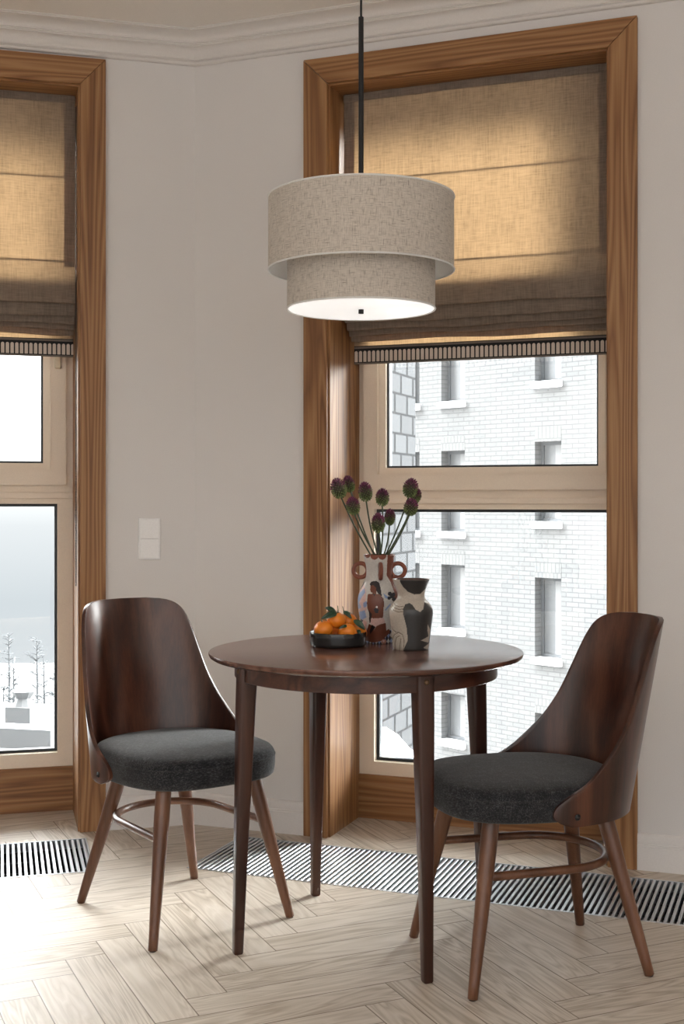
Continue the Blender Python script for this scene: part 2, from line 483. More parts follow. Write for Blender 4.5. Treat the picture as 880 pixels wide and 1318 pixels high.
prism(bm, [(-3.4, BACK), (2.9, BACK), (2.9, -.55), (-3.4, -.55)], -.06, 0, 'z')
tag(obj('floor', bm, plain('floor_behind', (.42, .33, .24), .4)), 'oak floor behind the viewpoint', 'floor', kind='structure')
bm = bmesh.new()
prism(bm, [(p.x, p.y) for p in (LW(2.9, WL['d']+.02), LW(-.05, .3), RW(3.5, WR['d']+.02), Vector((3.2, -.5, 0)), Vector((-3.5, -.5, 0)))], -.30, -.12, 'z')
tag(obj('floor', bm, plain('screed', (.3, .29, .28), .9)), 'screed slab under the parquet', 'floor', kind='structure')

# crown moulding and skirting boards, mitred in the corner
def corner_pt(p):
    # intersection of both wall lines moved p into the room
    a = C0-nR*p; b = C0-nL*p
    # a + al*tR = b + be*tL
    det = tR.x*(-tL.y)-tR.y*(-tL.x); r = b-a
    al = (r.x*(-tL.y)-r.y*(-tL.x))/det
    return a+tR*al
def sweep(bm, prof, pts):
    rows = [[bm.verts.new(q) for q in pts(p, z)] for p, z in prof]
    for a, b in zip(rows, rows[1:]):
        for i in range(len(a)-1): bm.faces.new((a[i], a[i+1], b[i+1], b[i]))
    for i in (0, -1):
        if len(rows) > 2:
            try: bm.faces.new([r[i] for r in rows])
            except Exception: pass
    bmesh.ops.recalc_face_normals(bm, faces=list(bm.faces))
CP = [(0, 2.682), (.010, 2.682), (.014, 2.685), (.0155, 2.690), (.013, 2.695), (.0085, 2.698), (.0085, 2.7005), (.0125, 2.7015)]
for i in range(9):
    a = i/8; CP.append((.0135+.024*(1-math.cos(a*PI/2)), 2.703+.033*math.sin(a*PI/2)*.98))
CP += [(.041, 2.7365), (.041, 2.7405), (.0445, 2.7415), (.0445, 2.7445), (.0485, 2.7455), (.0485, 2.7485)]
for i in range(9):
    a = i/8; CP.append((.050+.046*(1-math.cos(a*PI/2)), 2.749+.0215*math.sin(a*PI/2)))
CP += [(.100, 2.7715), (.100, 2.7745), (.105, 2.7755), (.105, CEIL+.001), (0, CEIL+.001)]
bm = bmesh.new()
def cpts(p, z):
    c = corner_pt(p); zz = Vector((0, 0, z))
    return [LW(2.6, -p)+zz, c+zz, RW(3.2, -p)+zz]
sweep(bm, CP, cpts)
tag(obj('trim_1', bm, M['crown'], auto=35), 'stepped crown moulding running round the top of both walls', 'moulding', kind='structure')
BP = [(0, 0), (.017, 0), (.017, .074), (.0145, .077), (.0145, .081), (.0125, .083), (.0125, .103), (.010, .109), (.006, .112), (0, .112)]
bm = bmesh.new()
sweep(bm, BP, lambda p, z: [LW(WL['so'], -p, z), corner_pt(p)+Vector((0, 0, z))])
sweep(bm, BP, lambda p, z: [LW(WL['sq'], -p, z), LW(2.6, -p, z)])
tag(obj('baseboard_left', bm, M['trimw'], auto=35), 'painted skirting board along the left wall', 'skirting board', kind='structure')
bm = bmesh.new()
sweep(bm, BP, lambda p, z: [corner_pt(p)+Vector((0, 0, z)), RW(WR['so'], -p, z)])
sweep(bm, BP, lambda p, z: [RW(WR['sq'], -p, z), RW(3.2, -p, z)])
tag(obj('baseboard_right', bm, M['trimw'], auto=35), 'painted skirting board along the right wall', 'skirting board', kind='structure')

# ------------------------------------------------------------------ windows
def make_window(name, ang, flip, w, v, label):
    root = thing(name, label, 'window', C0, ang, kind='structure')
    sg = -1 if flip else 1
    def X(s): return sg*s
    def rng(a, b): return (min(X(a), X(b)), max(X(a), X(b)))
    so, si, sj, sq, zt, zi, d = (w[k] for k in ('so', 'si', 'sj', 'sq', 'ztop', 'zti', 'd'))
    # casing, mitred
    c0, c1 = -.020, .0
    for a, b in ((so, si), (sq, sj)):
        bm = bmesh.new(); prism(bm, [(X(a), 0), (X(b), 0), (X(b), zi-.0016), (X(a), zt-.0016)], c0, c1, 'y'); bevel(bm, .0012, 1)
        obj('casing', bm, M['oak_z'], root)
    bm = bmesh.new(); prism(bm, [(X(so), zt), (X(sq), zt), (X(sj), zi), (X(si), zi)], c0, c1, 'y'); bevel(bm, .0012, 1)
    obj('casing', bm, M['oak_x'], root)
    # lining of the recess (a thin board on each side and overhead)
    th = .006
    for a, b in ((si-.001, si+th), (sj-th, sj+.001)):
        x0, x1 = rng(a, b); bm = bmesh.new(); box(bm, x0, x1, -.004, d+.004, 0, zi)
        obj('jamb_lining', bm, M['oak_z'], root)
    x0, x1 = rng(si, sj); bm = bmesh.new(); box(bm, x0, x1, -.004, d+.004, zi-th, zi+.001)
    obj('head_lining', bm, M['oak_x'], root)
    bm = bmesh.new(); bbox(bm, x0, x1, d-.010, d+.012, 0, w['zs'], w=.0015)
    obj('sill_board', bm, M['oak_x'], root)
    # fixed frame: ring of members with the two openings, all one moulded frame
    fs = v['fs']                                      # visible width of the fixed frame beside the sash
    a0, a1 = rng(si+th, sj-th)
    ga, gb = v['ga'], v['gb']                         # glass margins (corner side, far side) lower pane
    l0, l1 = rng(si+ga, sj-gb)
    bm = bmesh.new()
    cell_wall(bm, a0, a1, w['zs'], zi-th, d, d+.07, [(l0, l1, v['lgb'], v['lgt']), (*rng(si+fs, sj-fs), v['sb'], zi-.03)])
    bevel_fix = None
    # ledge on the transom
    bbox(bm, a0, a1, d-.012, d+.002, v['lgt']+.020, v['sb']-.028, w=.0015)
    obj('window_frame', bm, M['pvc'], root)
    # inner glazing bead of the lower pane
    bm = bmesh.new()
    def ring(bm, x0, x1, z0, z1, wd, y0, y1):
        box(bm, x0, x0+wd, y0, y1, z0, z1); box(bm, x1-wd, x1, y0, y1, z0, z1)
        box(bm, x0+wd, x1-wd, y0, y1, z0, z0+wd); box(bm, x0+wd, x1-wd, y0, y1, z1-wd, z1)
    ring(bm, l0, l1, v['lgb'], v['lgt'], .010, d+.030, d+.062); 
    obj('gasket', bm, M['gasket'], root)
    bm = bmesh.new(); box(bm, l0, l1, d+.038, d+.044, v['lgb'], v['lgt']); obj('glass_pane', bm, M['glass'], root)
    # opening sash
    s0, s1 = rng(si+fs, sj-fs); u0, u1 = rng(si+v['ua'], sj-v['ub'])
    zt_s = zi-.03
    bm = bmesh.new()
    cell_wall(bm, s0, s1, v['sb'], zt_s, d-.024, d-.004, [(u0-.029, u1+.029, v['ugb']-.027, zt_s-.036)])
    cell_wall(bm, s0+.004, s1-.004, v['sb']+.004, zt_s-.004, d-.004, d+.05, [(u0, u1, v['ugb'], zt_s-.060)])
    sash = obj('sash', bm, M['pvc'], root)
    bm = bmesh.new(); ring(bm, u0-.029, u1+.029, v['ugb']-.027, zt_s-.036, .004, d-.027, d-.004); obj('glazing_bead', bm, M['pvc'], sash)
    bm = bmesh.new(); ring(bm, u0, u1, v['ugb'], zt_s-.060, .007, d+.012, d+.045); obj('gasket', bm, M['gasket'], sash)
    bm = bmesh.new(); box(bm, u0, u1, d+.022, d+.028, v['ugb'], zt_s-.060); obj('glass_pane', bm, M['glass'], sash)
    # small handle knob on the sash stile
    bm = bmesh.new(); hx = X(si+fs+.030)
    bbox(bm, hx-.012, hx+.012, d-.042, d-.022, v['hz'], v['hz']+.05, w=.006, seg=3)
    obj('sash_knob', bm, plain('cream_knob', (.72, .62, .46), .35), sash)
    return root
make_window('window_1', AL, True, WL, dict(fs=.032, ga=.061, gb=.061, lgb=.214, lgt=1.132, sb=1.202, ua=.113, ub=.113, ugb=1.2816, hz=1.628),
            'left-hand floor-length window with oak casing and snowy fog outside')
make_window('window_2', AR, False, WR, dict(fs=.029, ga=.062, gb=.044, lgb=.2047, lgt=1.113, sb=1.181, ua=.108, ub=.078, ugb=1.261, hz=1.66),
            'right-hand floor-length window with oak casing and white brick outside')

# ------------------------------------------------------------------ roman blinds
def make_blind(ang, flip, s0, s1, zoff, ztop, label):
    root = thing('roman_blind', label, 'blind', C0+Vector((0, 0, 0)), ang)
    sg = -1 if flip else 1
    X = lambda s: sg*s
    rods = [2.251+zoff, 1.954+zoff]
    folds = [1.802, 1.759, 1.736, 1.720, 1.703]
    zback = 1.893+zoff
    # profile of the fabric, depth d and height z, front to back
    prof = []
    def add(d, z): prof.append((d, z))
    z = ztop
    n = 40
    d0 = .098
    for i in range(n+1):
        zz = ztop+(1.954+zoff-ztop)*i/n
        q = min(abs(zz-r) for r in rods)
        add(d0+.0035*math.exp(-(q/.006)**2)-.0012*math.exp(-((q-.016)/.01)**2), zz)
    dcur = d0
    for k, zf in enumerate(folds):
        zf += zoff
        zs = prof[-1][1]
        dep = .021
        bulge = .024-.003*k
        m = 12
        for i in range(1, m+1):
            a = i/m; zz = zs+(zf+.006-zs)*a
            add(dcur-bulge*math.sin(a*PI*.72)**2*(.9 if k == 0 else .8), zz)
        db = prof[-1][0]
        for i in range(1, 6):
            a = i/5*PI; add(db+.0045*(1-math.cos(a)), zf+.006-.006*math.sin(a))
        dr = db+.009
        dcur = dcur+dep
        for i in range(1, 7):
            a = i/6; add(dr+(dcur-.004-dr)*a, zf+.006+(zback-.004*k-zf-.006)*a)
        if k < len(folds):
            for i in range(1, 4):
                a = i/3*PI; add(dcur-.004+.002*(1-math.cos(a)), zback-.004*k+.003*math.sin(a))
        
    zbot = 1.626+zoff; ztrim = 1.691+zoff
    zs = prof[-1][1]
    for i in range(1, 9): add(dcur+.002, zs+(ztrim-.004-zs)*i/8)
    N = 60
    bm = bmesh.new(); uvl = bm.loops.layers.uv.new('UVMap')
    arc = [0]
    for a, b in zip(prof, prof[1:]): arc.append(arc[-1]+math.hypot(b[0]-a[0], b[1]-a[1]))
    rr = random.Random(int(s0*1000))
    ph = [rr.uniform(0, 6.28) for _ in range(8)]
    grid = []
    for j, (d, z) in enumerate(prof):
        row = []
        inb = 1 if z < rods[1]-.03 else 0
        for i in range(N+1):
            s = s0+(s1-s0)*i/N
            u = (s-s0)/(s1-s0)
            wob = .0016*math.sin(7*u+ph[0]+z*3)+.0010*math.sin(19*u+ph[1]-z*5)
            wz = inb*(.0022*math.sin(8*u+ph[2]+z*40)+.0016*math.sin(15*u+ph[3]+z*70))*(1 if z < 1.86+zoff else .4)
            row.append(bm.verts.new((X(s), d+wob, z+wz)))
        grid.append(row)
    for j in range(len(prof)-1):
        for i in range(N):
            f = bm.faces.new((grid[j][i], grid[j][i+1], grid[j+1][i+1], grid[j+1][i]))
            for lp, (jj, ii) in zip(f.loops, ((j, i), (j, i+1), (j+1, i+1), (j+1, i))):
                lp[uvl].uv = ((s0+(s1-s0)*ii/N), -arc[jj])
    fab = obj('fabric', bm, M['blind'], root, smooth=True)
    # side hems: turned-back strips of the same linen behind the panel
    hw = .040
    for a, b in ((s0+.001, s0+hw), (s1-hw, s1-.001)):
        bm = bmesh.new(); uvl = bm.loops.layers.uv.new('UVMap')
        for off in (.0045, .0075):
            pv = None
            for i in range(21):
                zz = ztop+(1.954+zoff-.02-ztop)*i/20
                vv = [bm.verts.new((X(q), d0+off, zz)) for q in (a, b)]
                if pv:
                    f = bm.faces.new((pv[0], pv[1], vv[1], vv[0]))
                    for lp in f.loops: lp[uvl].uv = (lp.vert.co.x*sg, lp.vert.co.z)
                pv = vv
        obj('hem', bm, M['blind'], root)
    # heading tape, head rail
    x0, x1 = sorted((X(s0), X(s1)))
    bm = bmesh.new(); bbox(bm, x0, x1, d0-.003, d0-.0012, ztop-.028, ztop-.004, w=.0005, seg=1); o = obj('heading', bm, M['blind'], root); metric_uv(o)
    bm = bmesh.new(); box(bm, x0+.004, x1-.004, d0+.009, d0+.035, ztop-.032, ztop); obj('head_rail', bm, M['white_plastic'], root)
    # rods in their pockets
    for z in rods:
        bm = bmesh.new(); tube(bm, [(x0+.004, d0+.009, z), (x1-.004, d0+.009, z)], .003, 8); obj('rod', bm, M['white_plastic'], root)
    # arch band along the bottom
    bm = bmesh.new(); bbox(bm, x0, x1, dcur-.002, dcur+.003, zbot, ztrim, w=.0008, seg=1)
    o = obj('trim_band', bm, M['band'], root)
    me = o.data; uv = me.uv_layers.new(name='UVMap')
    for lp in me.loops:
        c = me.vertices[lp.vertex_index].co; uv.data[lp.index].uv = (c.x-x0, c.z-zbot)
    return root
bl = make_blind(AL, True, .411, 1.334, .036, WL['zti']-.007, 'linen roman blind with striped arch band, on the left-hand window')
br = make_blind(AR, False, .5265, 1.441, 0, WR['zti']-.007, 'linen roman blind with striped arch band, behind the pendant lamp')
# beaded chain of the left blind: one loop
bm = bmesh.new()
ico = bmesh.new(); bmesh.ops.create_icosphere(ico, subdivisions=1, radius=.0021); im = bpy.data.meshes.new('t'); ico.to_mesh(im); ico.free()
ztp, zbt = 2.53, .842
def bead(x, y, z):
    n0 = len(bm.verts); bm.from_mesh(im); bm.verts.ensure_lookup_table()
    for v in bm.verts[n0:]: v.co += Vector((x, y, z))
path = []
nb = int((ztp-zbt)/.0058)
for i in range(nb+1):
    z = zbt+.012+(ztp-zbt-.012)*i/nb
    bead(-.4078, .075, z); bead(-.4098, .090, z)
for i in range(1, 5):
    a = PI*i/5; bead(-.4088, .0825-.0075*math.cos(a), zbt+.012-.010*math.sin(a))
tube(bm, [(-.4078, .075, ztp), (-.4078, .075, zbt+.012)], .0006, 5); tube(bm, [(-.4098, .090, ztp), (-.4098, .090, zbt+.012)], .0006, 5)
bpy.data.meshes.remove(im)
obj('bead_chain', bm, M['chrome'], bl, smooth=True)

# ------------------------------------------------------------------ light switch on the left wall
sw = thing('light_switch', 'white double rocker light switch on the wall between the windows', 'light switch', C0, AL)
x0, x1 = -.1995, -.1235; z0, z1 = .937, 1.082
bm = bmesh.new(); bbox(bm, x0, x1, -.009, 0, z0, z1, w=.002); obj('plate', bm, M['white_plastic'], sw)
for a, b in ((z0+.005, (z0+z1)/2-.0007), ((z0+z1)/2+.0007, z1-.005)):
    bm = bmesh.new(); bbox(bm, x0+.005, x1-.005, -.0125, -.0095, a, b, w=.0012); obj('rocker', bm, M['white_plastic'], sw)

# ------------------------------------------------------------------ floor grilles over the trench convectors
def grille(ang, flip, s0, s1, label):
    root = thing('floor_grille', label, 'floor vent', C0, ang, group=None)
    sg = -1 if flip else 1
    x0, x1 = sorted((sg*s0, sg*s1))
    bm = bmesh.new()
    for a in ((x0, x0+.006, GD0, GD1), (x1-.006, x1, GD0, GD1), (x0, x1, GD0, GD0+.006), (x0, x1, GD1-.006, GD1)):
        box(bm, a[0], a[1], a[2], a[3], -.03, .0015)
    obj('frame', bm, M['alu'], root)
    bm = bmesh.new()
    box(bm, x0, x1, GD0, GD1, -.105, -.100)
    for a in ((x0, x0+.002, GD0, GD1), (x1-.002, x1, GD0, GD1), (x0, x1, GD0, GD0+.002), (x0, x1, GD1-.002, GD1)):
        box(bm, a[0], a[1], a[2], a[3], -.10, -.03)
    obj('trough', bm, M['trough'], root)
    bm = bmesh.new()
    n = int((x1-x0-.012)/.0175)
    for i in range(n):
        x = x0+.012+i*.0175 if not flip else x1-.012-i*.0175
        bbox(bm, x-.0045, x+.0045, GD0+.006, GD1-.006, -.018, .0008, w=.0012, seg=1)
    obj('slats', bm, M['alu'], root)
    bm = bmesh.new()
    for q in (.2, .5, .8):
        y = GD0+(GD1-GD0)*q
        tube(bm, [(x0+.006, y, -.0135), (x1-.006, y, -.0135)], .0026, 8)
    obj('tie_rods', bm, M['trough'], root)
grille(AL, True, *GL, 'aluminium slatted floor grille in front of the left-hand window')
grille(AR, False, *GR, 'long aluminium slatted floor grille running under the table and right chair')

# ------------------------------------------------------------------ pendant lamp
LX, LY = .0503, 3.278
lamp = thing('pendant_lamp', 'two-tier oatmeal linen drum pendant on a black rod above the table', 'lamp', (LX, LY, 1.648))
def drum(name, r, z0, z1, parent):
    bm = bmesh.new(); uvl = bm.loops.layers.uv.new('UVMap'); n = 96
    rows = [[bm.verts.new((r*math.cos(2*PI*i/n), r*math.sin(2*PI*i/n), z)) for i in range(n)] for z in (z0, z1)]
    for i in range(n):
        f = bm.faces.new((rows[0][i], rows[0][(i+1) % n], rows[1][(i+1) % n], rows[1][i]))
        for lp, (u, v) in zip(f.loops, ((i, z0), (i+1, z0), (i+1, z1), (i, z1))): lp[uvl].uv = (u*2*PI*r/n, v)
    o = obj(name, bm, M['shade'], parent, smooth=True)
    bm = bmesh.new(); lathe(bm, [(r-.0012, z0), (r-.0012, z1)], n, cap=False); obj('lining', bm, M['shade_in'], o, smooth=True)
    for z in (z0, z1):
        bm = bmesh.new(); tube(bm, [(r*math.cos(2*PI*i/n), r*math.sin(2*PI*i/n), z) for i in range(n)], .0026, 8, closed=True)
        obj('rim', bm, M['white_rim'], o, smooth=True)
    return o
up = drum('upper_shade', .2445, .102, .292, lamp); lo = drum('lower_shade', .195, .0, .150, lamp)
def m_diff():
    t = NT('opal_diffuser'); t.base((.86, .86, .85)); t.set(Roughness=.35)
    t.b.inputs['Emission Color'].default_value = (1, .98, .95, 1); t.b.inputs['Emission Strength'].default_value = LAMP
    return t.m
LAMP = .30
bm = bmesh.new(); lathe(bm, [(0, -.001), (.190, -.001), (.1925, .001), (.1925, .004), (0, .004)], 96); obj('diffuser', bm, m_diff(), lamp, auto=40)
bm = bmesh.new(); lathe(bm, [(0, -.012), (.0065, -.012), (.007, -.011), (.007, 0), (0, 0)], 24); obj('finial', bm, M['black'], lamp, auto=40)
bm = bmesh.new(); lathe(bm, [(.0068, .02), (.0068, 2.418-1.648), (.003, 2.419-1.648), (.003, CEIL-1.648)], 20); obj('rod', bm, M['black'], lamp, auto=40)
bm = bmesh.new(); lathe(bm, [(.055, CEIL-1.648-.022), (.06, CEIL-1.648-.018), (.06, CEIL-1.648)], 40); obj('ceiling_rose', bm, M['black'], lamp, auto=40)
for zh, zr, rr_ in ((.27, .285, .2435), (.13, .145, .194)):
    bm = bmesh.new()
    lathe(bm, [(.0068, zh-.004), (.011, zh-.003), (.011, zh+.003), (.0068, zh+.004)], 16, cap=False)
    for k in range(3):
        a = 2*PI*k/3+.4
        tube(bm, [(.009*math.cos(a), .009*math.sin(a), zh), (rr_*math.cos(a), rr_*math.sin(a), zr)], .002, 6)
    obj('spider', bm, M['black'], lamp)

# ------------------------------------------------------------------ table
TX, TY = .0625, 3.278
TANG = math.radians(23.2)
table = thing('round_table', 'round dark walnut dining table on four tapered legs under the pendant', 'table', (TX, TY, 0), TANG)
TR = .4125
bm = bmesh.new()
lathe(bm, [(0, .731), (TR-.022, .731), (TR-.010, .7335), (TR-.003, .738), (TR-.0005, .743), (TR, .7465), (TR-.001, .749), (TR-.004, .750), (0, .750)], 128)
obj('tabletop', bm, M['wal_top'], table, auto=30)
bm = bmesh.new()
lathe(bm, [(.322, .686), (.343, .686), (.345, .688), (.345, .7305), (.322, .7305), (.322, .686)], 128, cap=False)
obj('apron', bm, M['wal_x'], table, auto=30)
for k in range(4):
    a = PI/2*k
    bm = bmesh.new(); prev = None; rings = []
    er = Vector((math.cos(a), math.sin(a), 0)); et = Vector((-er.y, er.x, 0))
    for z, hw, rad in ((0, .0105, .3545), (.004, .0122, .3543), (.30, .0165, .345), (.62, .0222, .3335), (.70, .0232, .3300), (.7305, .0232, .3300)):
        ring = []
        c = er*rad+Vector((0, 0, z)); rr = hw*.38
        for q in range(4):
            for j in range(4):
                b = PI/2*q+PI/2*j/3
                cx_, cy_ = ((1, 1), (-1, 1), (-1, -1), (1, -1))[q]
                px = cx_*(hw-rr)+rr*math.cos(b); py = cy_*(hw-rr)+rr*math.sin(b)
                ring.append(bm.verts.new(c+er*px+et*py))
        rings.append(ring)
    for A, B in zip(rings, rings[1:]):
        n = len(A)
        for i in range(n): bm.faces.new((A[i], A[(i+1) % n], B[(i+1) % n], B[i]))
    bm.faces.new(rings[0][::-1]); bm.faces.new(rings[-1])
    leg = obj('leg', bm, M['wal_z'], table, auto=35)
    bm = bmesh.new()
    lathe(bm, [(0, .004), (.003, .0038), (.006, .0025), (.0075, 0), (.0075, -.004)], 20)
    bmesh.ops.transform(bm, verts=bm.verts, matrix=Matrix.Translation(er*.3532+Vector((0, 0, .7115))) @ Matrix.Rotation(a, 4, 'Z') @ Matrix.Rotation(PI/2, 4, 'Y'))
    obj('bolt_cap', bm, M['brass'], leg, smooth=True)
    bm = bmesh.new(); c = er*.3545
    lathe(bm, [(0, -.0002), (.009, -.0002), (.009, .003), (0, .003)], 16, cx=c.x, cy=c.y); obj('foot_pad', bm, M['black'], leg)

# ------------------------------------------------------------------ chairs
PHI = [(.385, 88), (.40, 97.5), (.425, 99.5), (.45, 94), (.48, 83), (.52, 74), (.55, 68.5), (.58, 64), (.63, 58.5), (.70, 53.5), (.76, 49.5), (.80, 46), (.825, 42), (.84, 36), (.847, 28), (.850, 18)]
XB, SA, SW, TAU = -.245, .25, .235, .20
def make_chair(label, loc, rz):
    ch = thing('dining_chair', label, 'chair', loc, rz, group='walnut shell chairs at the round table')
    # shell
    bm = bmesh.new(); NU, NV = 48, 60
    zs = [.385+(.850-.385)*(1-(1-j/NV)**1.25) for j in range(NV+1)]
    def ztop_at(f): return .850
    grid = []
    for z in zs:
        pm = math.radians(smooth_tab(PHI, z)); row = []
        for i in range(NU+1):
            p = pm*(2*i/NU-1)
            row.append(bm.verts.new((XB-TAU*(z-.385)+SA*(1-math.cos(p)), SW*math.sin(p), z)))
        grid.append(row)
    for j in range(NV):
        for i in range(NU): bm.faces.new((grid[j][i], grid[j][i+1], grid[j+1][i+1], grid[j+1][i]))
    bmesh.ops.recalc_face_normals(bm, faces=list(bm.faces))
    sh = obj('backrest', bm, M['shell'], ch, smooth=True)
    md = sh.modifiers.new('thick', 'SOLIDIFY'); md.thickness = .011; md.offset = 0
    mb = sh.modifiers.new('soft', 'BEVEL'); mb.width = .0022; mb.segments = 2; mb.limit_method = 'ANGLE'; mb.angle_limit = math.radians(50)
    # bolt heads at both front tips
    for sgn in (1, -1):
        p = math.radians(86)*sgn; z = .408
        c = Vector((XB-TAU*(z-.385)+SA*(1-math.cos(p)), SW*math.sin(p), z))
        bm = bmesh.new(); lathe(bm, [(0, .0035), (.003, .0035), (.0035, .002), (.0055, .003), (.0075, .001), (.0075, -.002)], 18)
        bmesh.ops.transform(bm, verts=bm.verts, matrix=Matrix.Translation(c+Vector((0, .006*sgn, 0))) @ Matrix.Rotation(-PI/2*sgn, 4, 'X'))
        obj('bolt', bm, M['black'], sh, smooth=True)
    # seat cushion
    def outline(n, grow=0):
        P = []
        for i in range(n):
            a = 2*PI*i/n; c, s = math.cos(a), math.sin(a)
            if c >= 0: ex, bx = 3.2, .260
            else: ex, bx = 2.25, .226
            x = bx*math.copysign(abs(c)**(2/ex), c); y = .228*math.copysign(abs(s)**(2/ex), s)
            if c >= 0: y *= 1-.05*(x/.260)**2
            P.append(Vector((x, y, 0)))
        return P
    n = 96; P = outline(n)
    bm = bmesh.new(); rings = []
    for k, z in ((.90, .392), (.965, .394), (.985, .399), (.995, .410), (1.0, .425), (1.0, .443), (.994, .453), (.982, .460), (.960, .4665), (.92, .471), (.84, .475), (.7, .4785), (.5, .4805), (.25, .4815)):
        rings.append([bm.verts.new((p.x*k, p.y*k, z)) for p in P])
    for A, B in zip(rings, rings[1:]):
        for i in range(n): bm.faces.new((A[i], A[(i+1) % n], B[(i+1) % n], B[i]))
    bm.faces.new(rings[0][::-1]); bm.faces.new(rings[-1])
    st = obj('seat', bm, M['seat'], ch, smooth=True)
    bm = bmesh.new(); tube(bm, [(p.x*.9985, p.y*.9985, .4475) for p in P], .0016, 6, closed=True); obj('seam', bm, M['seat'], st, smooth=True)
    # seat base board
    bm = bmesh.new(); prism(bm, [(p.x*.72, p.y*.72) for p in outline(48)], .383, .3925, 'z'); obj('seat_base', bm, M['wal_x'], ch)
    # legs
    for lx, ly, tx, ty in ((.232, .213, .158, .140), (.232, -.213, .158, -.140), (-.232, .187, -.154, .096), (-.232, -.187, -.154, -.096)):
        bm = bmesh.new(); b = Vector((lx, ly, .002)); t = Vector((tx, ty, .385)); N = 12
        pts = [b+(t-b)*(i/N) for i in range(N+1)]
        rad = [.0120+(.0205-.0120)*min(1, (i/N)*1.25) for i in range(N+1)]
        pts.insert(0, b-(t-b)*.003); rad.insert(0, .0105)
        tube(bm, pts, rad, 20)
        lg = obj('leg', bm, M['beech'], ch, auto=50)
        bm = bmesh.new(); lathe(bm, [(0, 0), (.009, 0), (.009, .003), (0, .003)], 16, cx=lx, cy=ly); obj('glide', bm, M['black'], lg)
    # bentwood horseshoe stretcher
    zc = .262; pts = []
    for sgn in (1, -1):
        seg = []
        for i in range(9): 
            a = i/8; seg.append((.184+(-.04-.184)*a, sgn*(.163-.007*a**1.5), zc))
        if sgn == -1: seg.reverse()
        if sgn == 1: pts += seg
        else: tail = seg
    for i in range(1, 24):
        a = PI/2-PI*i/24; pts.append((-.04-.152*math.cos(a), .156*math.sin(a), zc))
    pts += tail
    bm = bmesh.new(); tube(bm, pts, .0105, 14); obj('stretcher', bm, M['beech'], ch, smooth=True)
    return ch
c1 = make_chair('walnut shell dining chair left of the table, its back to the left-hand window', (-.453, 3.467, 0), math.radians(-52.3))
c2 = dup(c1, (.467, 3.112, 0), math.radians(195.2))
c2['label'] = 'walnut shell dining chair right of the table, its back to the right wall'

